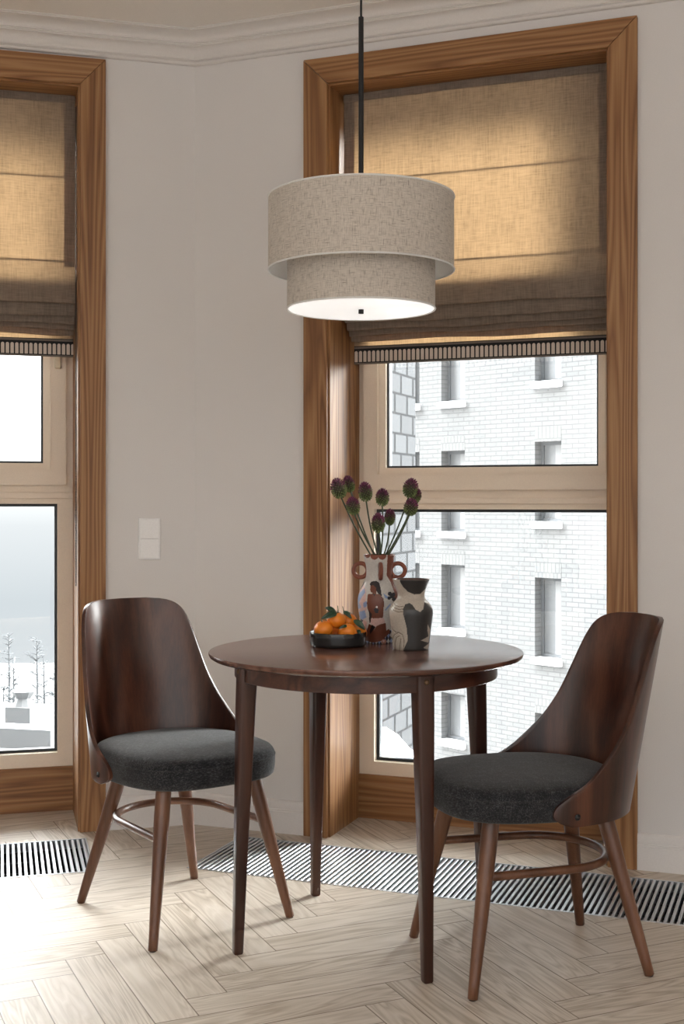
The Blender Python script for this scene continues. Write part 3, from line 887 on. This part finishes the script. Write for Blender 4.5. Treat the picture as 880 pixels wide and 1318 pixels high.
# ------------------------------------------------------------------ vases
def colour_mesh(bm, fn):
    """fn(face centre) -> rgb, stored per corner"""
    cl = bm.loops.layers.float_color.new('Col')
    for f in bm.faces:
        c = fn(f.calc_center_median())
        for lp in f.loops: lp[cl] = (c[0], c[1], c[2], 1)
TC = (.190, .055, .030)
def vase_one():
    x, y = .1035, 3.452
    face = math.atan2(-y, -x)                       # direction of the viewer
    root = thing('painted_vase', 'tall white vase painted with a kneeling figure, with terracotta ring handles', 'vase', (x, y, .75), face)
    prof = [(0, .037), (.004, .0395), (.02, .043), (.05, .050), (.08, .0565), (.105, .0595), (.125, .0590), (.145, .0535), (.165, .0440), (.182, .0378), (.196, .0360), (.210, .0372), (.226, .0405), (.238, .0430), (.243, .0440)]
    H = .243
    RED = (.115, .034, .020); SK = (.150, .045, .024); HAIR = (.014, .010, .012); PINK = (.62, .42, .38); BLUE = (.25, .34, .55); WH = (.58, .555, .52); BK = (.018, .018, .028)
    polys = [
        (PINK, [(190,400),(212,470),(205,560),(218,600),(188,700),(218,720),(205,860),(165,790),(150,680),(128,560),(128,480)]),
        (BLUE, [(128,520),(165,470),(195,440),(205,470),(170,520),(150,560),(170,600),(140,620)]),
        (BLUE, [(185,560),(218,540),(215,590),(190,600)]), (BLUE, [(150,640),(200,620),(215,680),(180,705),(150,700)]),
        (HAIR, [(125,490),(160,400),(190,372),(196,395),(165,450),(140,480)]), (HAIR, [(152,700),(186,708),(172,742),(156,728)]),
        (HAIR, [(243,400),(258,380),(300,374),(325,390),(336,430),(347,498),(322,492),(302,455),(290,440),(272,415),(250,418)]),
        (SK, [(250,415),(275,410),(298,432),(300,480),(330,484),(362,520),(366,560),(356,684),(300,690),(254,684),(222,600),(218,560),(228,484),(262,480),(268,472),(254,468),(246,448)]),
        (HAIR, [(234,612),(262,650),(252,720),(240,730)]), (BK, [(276,606),(300,596),(320,612),(314,640),(290,640)]),
        (HAIR, [(268,478),(294,486),(282,500)]),
        (PINK, [(254,688),(362,680),(376,722),(330,736),(290,758),(250,732)]),
        (SK, [(236,734),(292,760),(262,820),(240,890),(203,884),(200,840)]),
        (HAIR, [(262,740),(292,758),(246,824),(240,800)]),
        (SK, [(300,752),(332,736),(380,724),(386,790),(410,776),(416,812),(340,880),(270,896),(236,888),(262,816)]),
        (TC, [(397,150),(480,150),(480,360),(500,480),(455,470),(420,380),(388,330)]),
        (TC, [(440,470),(500,470),(500,600),(455,600)]),
        (BLUE, [(358,472),(396,500),(402,522),(374,514)]), (BLUE, [(372,612),(420,558),(420,578),(378,622)]),
    ]
    circ = [(BK, 415, 480, 17), (BK, 446, 490, 17), (BK, 410, 515, 15), (BK, 450, 526, 17), (BK, 432, 504, 16), ((.75, .72, .68), 304, 590, 9),  # near-white dot on the torso is a highlight put into the colour
            (TC, 222, 160, 24), (TC, 283, 160, 36), (TC, 350, 160, 36), ((.45, .22, .16), 365, 884, 22), (PINK, 362, 880, 10)]
    def paint(c):
        z = c.z; r = math.hypot(c.x, c.y)
        th = math.atan2(c.y, c.x)
        # th grows to the viewer's right-hand side... (viewer looks along -x of this frame)
        rr = smooth_tab(prof, min(max(z, 0), H))
        if r < rr-.002: return TC
        back = abs(th) > PI/2
        px = 325+(rr*math.sin(th))*464*6.77*1.0
        if back: px = 325-(rr*math.sin(th))*464*6.77*.8
        py = 160+(.243-z)*464*6.77*.975
        if py > 925: return BK if int(math.floor(th*11)) % 2 else BLUE
        col = WH
        if 880 < py or (py > 790 and px > 330+ (900-py)*.4):
            a = (px+.5*py)/26; b = (px-.5*py)/26
            k = (math.floor(a)+math.floor(b)) % 2
            col = BK if k else (BLUE if (math.floor(a) % 2) else WH)
        for cc, pg in polys:
            if pip(px, py, pg): col = cc
        for cc, cx_, cy_, rad in circ:
            if (px-cx_)**2+(py-cy_)**2 < rad*rad: col = cc
        return col
    bm = bmesh.new(); NZ = 220
    P = [(0, 0)]+[(smooth_tab(prof, H*i/NZ), H*i/NZ) for i in range(NZ+1)]
    P += [(.0425, .2445), (.0405, .2435), (.038, .226), (.034, .196), (.040, .165), (.05, .12), (.04, .03), (0, .025)]
    lathe(bm, P, 256, cap=False)
    colour_mesh(bm, paint)
    body = obj('body', bm, M['painted'], root, smooth=True)
    # ring handles: two at the sides, one towards the viewer, one behind
    for k, ang in enumerate((math.radians(88), math.radians(-90), math.radians(4), math.radians(180))):
        bm = bmesh.new(); e = Vector((math.cos(ang), math.sin(ang), 0))
        pts = []
        for i in range(29):
            a = 2*PI*i/29
            pts.append(e*(.0520+.0195*math.cos(a))+Vector((0, 0, .2000+.0195*math.sin(a))))
        tube(bm, pts, .0060, 12, closed=True); obj('handle', bm, M['terracotta'], root, smooth=True)
    return root, Vector((x, y, .75+H))
v1, RIM = vase_one()
def vase_two():
    x, y = .1836, 3.302
    face = math.atan2(-y, -x)
    root = thing('stoneware_vase', 'short cream and charcoal stoneware vase with flared neck, in front of the painted vase', 'vase', (x, y, .75), face)
    prof = [(0, .0455), (.004, .0475), (.02, .0495), (.05, .0525), (.08, .0565), (.097, .0580), (.110, .0560), (.122, .0480), (.131, .0400), (.139, .0362), (.148, .0362), (.160, .0400), (.175, .0458), (.184, .0490)]
    H = .184
    CR = (.47, .415, .35); DK = (.040, .038, .037)
    dark = [[(505,360),(505,385),(535,432),(575,470),(630,493),(680,490),(725,450),(757,378),(757,360)],
            [(533,610),(550,575),(590,562),(615,580),(640,615),(680,636),(705,615),(716,560),(755,580),(800,640),(800,1000),(522,1000),(545,940),(572,880),(566,780),(546,700),(532,650)],
            [(380,640),(410,625),(413,680),(400,730),(380,730)]]
    cream = [[(685,880),(760,848),(752,906)], [(705,945),(760,912),(750,968)], [(745,745),(768,800),(756,870),(742,800)]]
    grooves = [[(425,600),(450,630),(490,640),(530,635)], [(430,580),(455,608),(495,618),(532,612)], [(440,562),(465,585),(500,596),(535,590)],
               [(440,980),(436,900),(455,840),(490,815),(525,830),(540,880),(535,960)], [(465,980),(462,910),(475,860),(500,845)], [(500,985),(505,920),(512,870)], [(430,770),(445,800),(470,815)]]
    def uvp(th, z):
        rr = smooth_tab(prof, min(max(z, 0), H)); k = 485*6.77
        s = math.sin(th); px = 602+rr*s*k
        if abs(th) > PI/2: px = 602+rr*s*k*.7+90
        return px, 372+(H-z)*k*.985, rr
    def dist(px, py):
        best = 99
        for g in grooves:
            for (x1, y1), (x2, y2) in zip(g, g[1:]):
                dx, dy = x2-x1, y2-y1; t = max(0, min(1, ((px-x1)*dx+(py-y1)*dy)/(dx*dx+dy*dy)))
                best = min(best, math.hypot(px-x1-t*dx, py-y1-t*dy))
        return best
    def paint(c):
        th = math.atan2(c.y, c.x); px, py, rr = uvp(th, c.z)
        if math.hypot(c.x, c.y) < rr-.003: return (.10, .05, .04)
        col = CR
        if any(pip(px, py, p) for p in dark): col = DK
        if any(pip(px, py, p) for p in cream): col = CR
        if col is CR and abs(th) < 1.5 and dist(px, py) < 3.0: col = (.20, .16, .125)
        return col
    bm = bmesh.new(); NZ = 180
    P = [(0, 0)]+[(smooth_tab(prof, H*i/NZ), H*i/NZ) for i in range(NZ+1)]
    P += [(.0478, .1855), (.0455, .1845), (.042, .175), (.0325, .145), (.045, .11), (.045, .03), (0, .025)]
    lathe(bm, P, 240, cap=False)
    for v in bm.verts:
        r = math.hypot(v.co.x, v.co.y)
        if r < .02: continue
        th = math.atan2(v.co.y, v.co.x)
        if abs(th) > 1.5: continue
        px, py, rr = uvp(th, v.co.z)
        if r > rr-.0015:
            d = dist(px, py)
            if d < 9: k = 1-.0011*(1-d/9)/r; v.co.x *= k; v.co.y *= k
    colour_mesh(bm, paint)
    obj('body', bm, M['stone'], root, smooth=True)
vase_two()

# ------------------------------------------------------------------ allium flowers standing in the painted vase
def floret_head(bm, cl, c, ax, hw, hh, seed):
    R = random.Random(seed)
    ax = ax.normalized(); t1 = ax.cross(Vector((.3, .5, .81))).normalized(); t2 = ax.cross(t1)
    def put(p, nrm, ln, wd, col):
        a = nrm.cross(Vector((.2, .7, .4))).normalized(); b = nrm.cross(a)
        base = p-nrm*.0012; mid = p+nrm*ln*.55; tip = bm.verts.new(p+nrm*ln)
        r0 = [bm.verts.new(base+(a*math.cos(q)+b*math.sin(q))*wd*.6) for q in (0, 2.09, 4.19)]
        r1 = [bm.verts.new(mid+(a*math.cos(q)+b*math.sin(q))*wd) for q in (0, 2.09, 4.19)]
        fs = []
        for i in range(3):
            j = (i+1) % 3
            fs.append(bm.faces.new((r0[i], r0[j], r1[j], r1[i]))); fs.append(bm.faces.new((r1[i], r1[j], tip)))
        for f in fs:
            for lp in f.loops: lp[cl] = (*col, 1)
    # dense core
    n0 = len(bm.verts); N = 14
    rings = []
    for j in range(9):
        a = -PI/2+PI*j/8
        rad = hw*.78*math.cos(a)*(1-.16*math.sin(a)); h = hh*.80*math.sin(a)
        rings.append([bm.verts.new(c+ax*h+(t1*math.cos(2*PI*i/N)+t2*math.sin(2*PI*i/N))*max(rad, .0002)) for i in range(N)])
    for A, B, j in zip(rings, rings[1:], range(8)):
        for i in range(N):
            f = bm.faces.new((A[i], A[(i+1) % N], B[(i+1) % N], B[i])); k = j/7
            for lp in f.loops: lp[cl] = (.05*(1-k)+.05*k, .075*(1-k)+.012*k, .02*(1-k)+.03*k, 1)
    cnt = 130
    for i in range(cnt):
        zz = 1-2*(i+.5)/cnt; th = i*2.39996
        q = math.sqrt(1-zz*zz)
        nrm = (ax*zz*.9+(t1*math.cos(th)+t2*math.sin(th))*q+Vector((R.uniform(-.15, .15), R.uniform(-.15, .15), R.uniform(-.15, .15)))).normalized()
        p = c+ax*(hh*zz*.84)+(t1*math.cos(th)+t2*math.sin(th))*(hw*q*.80*(1-.16*zz))
        k = min(1, max(0, (zz+.25+R.uniform(-.3, .3))/.7))
        g = (.150, .195, .065); pu = (.165, .034, .085); b = R.uniform(.6, 1.35)
        col = tuple((g[m]*(1-k)+pu[m]*k)*b for m in range(3))
        put(p, nrm, .0066+.0020*k, .0021, col)
FL = [  # px, py, half width, half height (pixels), depth, tilt x, words
    (435.6, 628.9, 10.6, 14.2, 3.42, -.30, 'purple-green allium leaning furthest left in the painted vase'),
    (449.0, 623.3, 7.0, 11.0, 3.53, -.25, 'small greenish allium half hidden behind the furthest left flower'),
    (454.2, 651.5, 8.6, 11.8, 3.40, -.18, 'allium low on the left, between the leaning flower and the tall purple one'),
    (470.0, 633.3, 9.0, 13.2, 3.45, -.10, 'tall purple allium left of centre with bare stem below'),
    (492.0, 640.5, 8.4, 11.6, 3.45, .03, 'upright allium at the centre top of the bunch'),
    (486.8, 673.4, 8.8, 13.4, 3.40, .02, 'lowest and most purple allium at the front of the bunch'),
    (501.5, 666.0, 6.2, 10.6, 3.52, .05, 'small greenish allium tucked right behind the lowest flower'),
    (528.2, 628.5, 10.0, 13.2, 3.43, .22, 'large purple allium topping the right side of the bunch'),
    (528.7, 653.0, 8.8, 11.6, 3.40, .20, 'allium directly beneath the large flower on the right'),
    (535.0, 638.5, 6.0, 9.5, 3.53, .25, 'small allium peeking out behind the two right-hand flowers'),
]
NECK = [(479, 3.45), (482.5, 3.475), (485, 3.435), (487, 3.455), (489.5, 3.47), (488, 3.43), (493, 3.472), (494.5, 3.45), (497.5, 3.435), (496, 3.47)]
for i, ((px, py, hw, hh, Y, tl, lab), (nx, ny)) in enumerate(zip(FL, NECK)):
    c = Vector(((px-440)/1600*Y, Y, CH+(645-py)/1600*Y))
    nb = Vector(((nx-440)/1600*ny, ny, .985))
    cen = Vector((.1035, 3.452, .985)); off = nb-cen
    if off.length > .030: nb = cen+off.normalized()*.030
    low = Vector((.1035, 3.452, .83))+(nb-cen)*-.5
    root = thing('allium_flower', lab, 'flower', (low.x, low.y, low.z), group=None)
    bm = bmesh.new(); k = Y/1600
    ax = Vector((tl*1.0, .05, 1)).normalized()
    endp = c-ax*hh*k*.8
    pts = [low-low, nb-low]
    n = 8
    for j in range(1, n+1):
        a = j/n; q = nb.lerp(endp, a); q += Vector((.004*math.sin(PI*a)*(-1 if tl < 0 else 1), 0, 0)); pts.append(q-low)
    tube(bm, pts, .0022, 8); obj('stem', bm, M['stem'], root, smooth=True)
    bm = bmesh.new(); cl = bm.loops.layers.float_color.new('Col')
    floret_head(bm, cl, c-low, ax, hw*k*.93, hh*k*.95, i)
    obj('flower_head', bm, M['allium'], root)

# ------------------------------------------------------------------ bowl of tangerines
BX, BY = -.011, 3.372
bm = bmesh.new()
lathe(bm, [(0, .7502), (.069, .7502), (.0735, .7512), (.0758, .7540), (.0766, .760), (.0770, .775), (.0772, .7872), (.0764, .7886), (.0748, .7886), (.0738, .787), (.0732, .765), (.071, .758), (.064, .756), (0, .756)], 96, cap=False)
bowl = obj('fruit_bowl', bm, M['ceramic_black'], smooth=True)
for v in bowl.data.vertices: v.co.z -= .7502
bowl.location = (BX, BY, .7502)
for v in bowl.data.vertices: pass
tag(bowl, 'low black glazed bowl holding tangerines on the table', 'bowl')
def at(px, py, Y): return Vector(((px-440)/1600*Y, Y, CH+(645-py)/1600*Y))
def tangerine(c, r, label, tilt, leaves, seed):
    R = random.Random(seed)
    root = thing('tangerine', label, 'tangerine', c, group=None)
    bm = bmesh.new(); bmesh.ops.create_uvsphere(bm, u_segments=40, v_segments=24, radius=1)
    for v in bm.verts:
        z = v.co.z; q = math.hypot(v.co.x, v.co.y)
        a = math.atan2(v.co.y, v.co.x)
        dent = .10*math.exp(-(q/.22)**2)
        v.co.z = math.copysign(abs(z)-dent, z)*.86
        k = 1+.012*math.cos(9*a)*abs(z)**2
        v.co.x *= k; v.co.y *= k
    rot = Matrix.Rotation(tilt[0], 4, 'X') @ Matrix.Rotation(tilt[1], 4, 'Y')
    bmesh.ops.transform(bm, verts=bm.verts, matrix=rot @ Matrix.Scale(r, 4))
    obj('peel', bm, M['orange'], root, smooth=True)
    top = rot @ Vector((0, 0, r*.77))
    bm = bmesh.new(); tip = top+rot @ Vector((0, 0, .005))
    tube(bm, [top, tip], .0016, 8); obj('stem', bm, M['stem'], root, smooth=True)
    for kind, a, b, w in leaves:
        a = a-c; b = b-c
        bm = bmesh.new()
        if kind == 'stick':
            tube(bm, [a, (a+b)/2+Vector((.0006, 0, 0)), b], [.0014, .0012, .0010], 8); obj('stem', bm, M['stem'], root, smooth=True); continue
        d = b-a; L = d.length; side = d.cross(Vector((.1, -.72, .35))).normalized(); nrm = side.cross(d).normalized()
        if nrm.y > 0: nrm = -nrm
        prev = None
        N = 14
        for i in range(N+1):
            t = i/N; wd = w*math.sin(PI*t**.85)**.8*(1 if t < .98 else .3)+.0002
            m = a+d*t+nrm*(.006*math.sin(PI*t)) 
            row = [bm.verts.new(m-side*wd+nrm*wd*.35), bm.verts.new(m-side*wd*.5+nrm*wd*.12), bm.verts.new(m), bm.verts.new(m+side*wd*.5+nrm*wd*.12), bm.verts.new(m+side*wd+nrm*wd*.35)]
            if prev:
                for j in range(4): bm.faces.new((prev[j], prev[j+1], row[j+1], row[j]))
            prev = row
        o = obj('leaf', bm, M['leaf'], root, smooth=True)
        md = o.modifiers.new('thick', 'SOLIDIFY'); md.thickness = .0006
    return root
r0 = .0262
tangerine(at(416.3, 809.5, 3.352), .0262, 'tangerine at the left end of the bowl', (.2, -.2), [], 1)
tangerine(at(447.3, 813.5, 3.325), .0250, 'tangerine at the front of the bowl, right of centre', (-.5, .1), [('leaf', at(447, 805.5, 3.312), at(435.5, 809.5, 3.300), .0040)], 2)
tangerine(at(433.0, 798.3, 3.366), .0258, 'topmost tangerine carrying two dark leaves at its left', (.1, .1),
          [('leaf', at(434, 789.5, 3.355), at(413, 796.5, 3.335), .0085), ('leaf', at(433, 789, 3.375), at(418, 782, 3.40), .0065), ('stick', at(435.0, 791.5, 3.366), at(434.4, 779.5, 3.366), 0)], 3)
tangerine(at(448.0, 799.0, 3.405), .0245, 'upper tangerine behind and right of the topmost one', (-.1, .2),
          [('leaf', at(441.5, 787, 3.39), at(452.5, 796.5, 3.375), .0062), ('stick', at(443, 792, 3.40), at(440.8, 780.5, 3.40), 0)], 4)
tangerine(at(461.0, 814.0, 3.385), .0245, 'tangerine at the right end of the bowl under a drooping leaf', (0, .5),
          [('leaf', at(455, 798, 3.365), at(469.5, 811.0, 3.352), .0085), ('leaf', at(459, 811, 3.362), at(464.5, 818.5, 3.350), .0050)], 5)
tangerine(at(432.0, 814.5, 3.415), .0250, 'tangerine at the back of the bowl, mostly hidden by the front ones', (.1, 0), [], 6)

# ------------------------------------------------------------------ outside: white brick block, grey block wall, snow, fog and trees
FQ = Vector((-.68, .73, 0)).normalized(); F0 = Vector((4.14, 25.0, 0))
def facade():
    ang = math.atan2(-FQ.y, -FQ.x)                  # local x runs to the right, i.e. against q
    root = thing('brick_building', 'white brick apartment block with narrow windows, beyond the right-hand window', 'building', F0, ang)
    wins = []
    for z0, z1 in ((6.3, 7.9), (3.55, 5.13), (.72, 2.345), (-2.03, -.405), (-4.80, -3.15), (-7.5, -5.9)): wins.append((-.33, .33, z0, z1))
    for z0, z1 in ((6.0, 7.5), (3.29, 4.85), (.47, 2.233), (-1.63, -.235), (-4.05, -3.02), (-7.3, -5.7)):
        wins.append((-2.556-.34, -2.556+.34, z0, z1)); wins.append((-3.75-.2, -3.75+.2, z0, z1))
    bm = bmesh.new(); cell_wall(bm, -9, 7, -14, 26, 0, .5, wins)
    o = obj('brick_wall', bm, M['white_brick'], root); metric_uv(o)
    bm = bmesh.new(); box(bm, -9, 7, .5, .6, -14, 26); obj('inner_wall', bm, M['far_frame'], root)
    for x0, x1, z0, z1 in wins:
        bm = bmesh.new()
        for a in ((x0, x0+.07, z0, z1), (x1-.07, x1, z0, z1), (x0+.07, x1-.07, z0, z0+.07), (x0+.07, x1-.07, z1-.07, z1)):
            box(bm, a[0], a[1], .20, .27, a[2], a[3])
        w = obj('window', bm, M['far_frame'], root)
        bm = bmesh.new(); box(bm, x0+.07, x1-.07, .235, .245, z0+.07, z1-.07); obj('pane', bm, M['far_pane'], w)
        bm = bmesh.new(); box(bm, x0+.07+(x1-x0)*.42, x1-.09, .225, .234, z0+.07, z1-.07); obj('curtain', bm, M['far_curtain'], w)
        bm = bmesh.new(); bbox(bm, x0-.06, x1+.03, -.10, .20, z0-.13, z0+.01, w=.03); obj('snowy_sill', bm, M['snow'], root)
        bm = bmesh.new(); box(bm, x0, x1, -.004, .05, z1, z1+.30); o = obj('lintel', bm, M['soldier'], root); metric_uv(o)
facade()
# grey block wall of our own house, stepping out beside the right-hand window
gy0, gy1 = 6.6, 9.75
gp = Vector((-3.10+.377*gy0, gy0, 0)); gl_ = (gy1-gy0)*math.hypot(1, .377)
bm = bmesh.new(); box(bm, 0, gl_, 0, .5, -9, 3.6)
o = obj('block_wall', bm, M['block']); metric_uv(o, .4)
o.location = gp; o.rotation_euler = (0, 0, math.atan2(1, .377))
tag(o, 'grey concrete block wall seen at the left edge of the right-hand window', 'wall')
# outer ledge with drifted snow
bm = bmesh.new()
N, K = 24, 10
rows = []
for i in range(N+1):
    s = .50+.95*i/N; row = []
    hgt = .150*math.exp(-max(0, s-.565)/.085)+.012
    for j in range(K+1):
        d = .405+.27*j/K; a = j/K
        row.append(bm.verts.new((s, d, .128+hgt*math.sin(PI*min(1, .25+a*.75))*(1 if j else .8))))
    rows.append(row)
for i in range(N):
    for j in range(K): bm.faces.new((rows[i][j], rows[i+1][j], rows[i+1][j+1], rows[i][j+1]))
base = [[bm.verts.new((r[0].co.x, r[0].co.y, .122)), bm.verts.new((r[-1].co.x, r[-1].co.y, .122))] for r in rows]
for i in range(N):
    bm.faces.new((base[i][0], base[i+1][0], rows[i+1][0], rows[i][0])); bm.faces.new((rows[i][-1], rows[i+1][-1], base[i+1][1], base[i][1])); bm.faces.new((base[i][0], base[i][1], base[i+1][1], base[i+1][0]))
for i in (0, N): bm.faces.new([base[i][0]]+rows[i]+[base[i][1]])
bmesh.ops.recalc_face_normals(bm, faces=list(bm.faces))
o = obj('snow_drift', bm, M['snow'], smooth=True); o.location = C0; o.rotation_euler = (0, 0, AR)
tag(o, 'heap of drifted snow on the ledge outside the right-hand window', 'snow', kind='stuff')
bm = bmesh.new(); bbox(bm, .40, 1.6, .40, .70, .06, .122, w=.004)
o = obj('trim_2', bm, M['far_metal']); o.location = C0; o.rotation_euler = (0, 0, AR)
tag(o, 'outer metal ledge under the right-hand window', 'ledge', kind='structure')
# snowy ground, low roof and trees beyond the left-hand window
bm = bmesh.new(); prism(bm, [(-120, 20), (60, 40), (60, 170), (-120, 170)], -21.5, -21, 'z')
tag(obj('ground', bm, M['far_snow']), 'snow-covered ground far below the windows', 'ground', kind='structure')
rf = thing('snowy_roof', 'flat snow-covered roof with vents and a rail, low outside the left-hand window', 'building', (-14.5, 50, -21), math.radians(-14))
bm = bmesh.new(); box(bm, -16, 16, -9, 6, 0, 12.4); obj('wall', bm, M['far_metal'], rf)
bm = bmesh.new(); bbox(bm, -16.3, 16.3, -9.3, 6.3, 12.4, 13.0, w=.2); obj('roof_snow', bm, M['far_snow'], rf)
def vent(x, y, s):
    bm = bmesh.new(); box(bm, x-.55*s, x+.55*s, y-.5*s, y+.5*s, 13.0, 13.0+.9*s); v = obj('vent', bm, M['far_metal'], rf)
    bm = bmesh.new(); lathe(bm, [(.45*s, 13+.9*s), (.30*s, 13+1.2*s), (.5*s, 13+1.5*s), (0, 13+1.7*s)], 10, cx=x, cy=y); obj('cowl', bm, M['far_metal'], v)
vent(1.6, .5, 1.0); vent(-1.9, 2.4, .7); vent(3.4, 3.6, .6)
bm = bmesh.new(); box(bm, 2.0, 5.2, -4.2, -3.2, 13.0, 13.9); obj('skylight', bm, M['far_metal'], rf)
bm = bmesh.new()
for i in range(14): box(bm, -8+i*1.2, -7.95+i*1.2, -8.6, -8.55, 13, 14.1)
for z in (13.55, 14.08): box(bm, -8, 8, -8.6, -8.55, z, z+.05)
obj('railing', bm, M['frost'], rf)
tw = ['leftmost bare frosted tree in the fog outside the left-hand window', 'tall bare tree next to the leftmost one in the fog', 'broad bushy frosted tree at the centre of the left-hand pane', 'thin frosted tree right of the broad bushy one', 'small frosted tree at the right edge of the left-hand pane', 'distant frosted tree behind the broad bushy one', 'distant frosted tree between the two leftmost ones']
for i, (px, Y, h, w) in enumerate(((4, 96, 8, 2.2), (17, 100, 9.5, 1.8), (38, 84, 7.5, 5.5), (56, 104, 9, 1.8), (70, 110, 7.5, 2.4), (47, 120, 9, 3.0), (11, 124, 9, 2.6))):
    R = random.Random(50+i); x = (px-440)/1600*Y
    root = thing('frosted_tree', tw[i], 'tree', (x, Y, -21), group='frosted trees in the fog')
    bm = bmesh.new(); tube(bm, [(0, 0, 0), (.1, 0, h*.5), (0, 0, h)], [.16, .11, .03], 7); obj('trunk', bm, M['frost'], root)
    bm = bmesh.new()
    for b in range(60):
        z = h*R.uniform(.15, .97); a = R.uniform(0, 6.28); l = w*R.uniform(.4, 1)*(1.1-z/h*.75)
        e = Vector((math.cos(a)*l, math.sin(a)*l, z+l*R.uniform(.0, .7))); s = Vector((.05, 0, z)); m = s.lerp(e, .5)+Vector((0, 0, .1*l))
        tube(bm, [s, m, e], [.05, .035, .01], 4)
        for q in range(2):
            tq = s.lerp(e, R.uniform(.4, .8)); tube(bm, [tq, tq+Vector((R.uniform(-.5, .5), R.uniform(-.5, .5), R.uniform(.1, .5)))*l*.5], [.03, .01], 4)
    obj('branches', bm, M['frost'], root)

# ------------------------------------------------------------------ daylight
W = bpy.data.worlds.new('overcast_sky'); SC.world = W; W.use_nodes = True
nt = W.node_tree; bg = nt.nodes['Background']
tc = nt.nodes.new('ShaderNodeTexCoord'); sx = nt.nodes.new('ShaderNodeSeparateXYZ'); rp = nt.nodes.new('ShaderNodeValToRGB')
nt.links.new(tc.outputs['Generated'], sx.inputs[0])
mp = nt.nodes.new('ShaderNodeMapRange'); mp.inputs[1].default_value = -.5; mp.inputs[2].default_value = 1.0
nt.links.new(sx.outputs[2], mp.inputs[0]); nt.links.new(mp.outputs[0], rp.inputs[0])
cr = rp.color_ramp
SKY = [(-.5, (3.6, 3.5, 3.4)), (-.22, (.42, .43, .45)), (-.08, (.335, .355, .375)), (-.02, (.42, .43, .445)), (.03, (.65, .65, .65)), (.14, (1.0, 1.0, 1.0)), (.42, (2.3, 2.3, 2.3)), (.75, (3.2, 3.2, 3.2))]
while len(cr.elements) < len(SKY): cr.elements.new(.5)
for e, (p, c) in zip(cr.elements, SKY): e.position = (p+.5)/1.5; e.color = (c[0]/7, c[1]/7, c[2]/7, 1)
# the overcast is much brighter on the side of the hidden sun (in front of the windows) than behind the house
ya = nt.nodes.new('ShaderNodeMapRange'); ya.inputs[1].default_value = -1; ya.inputs[2].default_value = 1
nt.links.new(sx.outputs[1], ya.inputs[0])
yr = nt.nodes.new('ShaderNodeValToRGB'); nt.links.new(ya.outputs[0], yr.inputs[0])
LOBE = [(-1, .62), (-.30, .62), (.05, 7.9), (.55, 7.9), (.85, 3.2), (1, 2.5)]
while len(yr.color_ramp.elements) < len(LOBE): yr.color_ramp.elements.new(.5)
for e, (p, c) in zip(yr.color_ramp.elements, LOBE): e.position = (p+1)/2; e.color = (c/8, c/8, c/8, 1)
mr = nt.nodes.new('ShaderNodeMath'); mr.operation = 'MULTIPLY'; mr.inputs[1].default_value = 8
nt.links.new(yr.outputs[0], mr.inputs[0])
up_ = nt.nodes.new('ShaderNodeMapRange'); up_.interpolation_type = 'SMOOTHSTEP'
for k_, v_ in ((1, .02), (2, .14), (3, 0.), (4, 1.)): up_.inputs[k_].default_value = v_
nt.links.new(sx.outputs[2], up_.inputs[0])
gl = nt.nodes.new('ShaderNodeMix'); gl.data_type = 'FLOAT'; gl.inputs[2].default_value = 1.0
nt.links.new(up_.outputs[0], gl.inputs[0]); nt.links.new(mr.outputs[0], gl.inputs[3])
sc_ = nt.nodes.new('ShaderNodeVectorMath'); sc_.operation = 'SCALE'
nt.links.new(rp.outputs[0], sc_.inputs[0]); nt.links.new(gl.outputs[0], sc_.inputs[3])
nt.links.new(sc_.outputs[0], bg.inputs[0]); bg.inputs[1].default_value = 7.0*SKYK
# the sun behind thick haze: a very wide, soft disc over the houses
sl = bpy.data.lights.new('hazy_sun', 'SUN'); sl.energy = SUNE; sl.angle = math.radians(48); sl.color = (1, .985, .96)
so_ = bpy.data.objects.new('hazy_sun', sl); link(so_)
sd = Vector((.84, .31, .44)).normalized()
so_.rotation_euler = sd.to_track_quat('Z', 'Y').to_euler(); so_.location = (6, 20, 14)

vs = SC.view_settings
SC.display_settings.display_device = 'sRGB'
vs.view_transform = 'Standard'; vs.look = 'None'; vs.exposure = 1.12; vs.gamma = 1; vs.use_curve_mapping = False
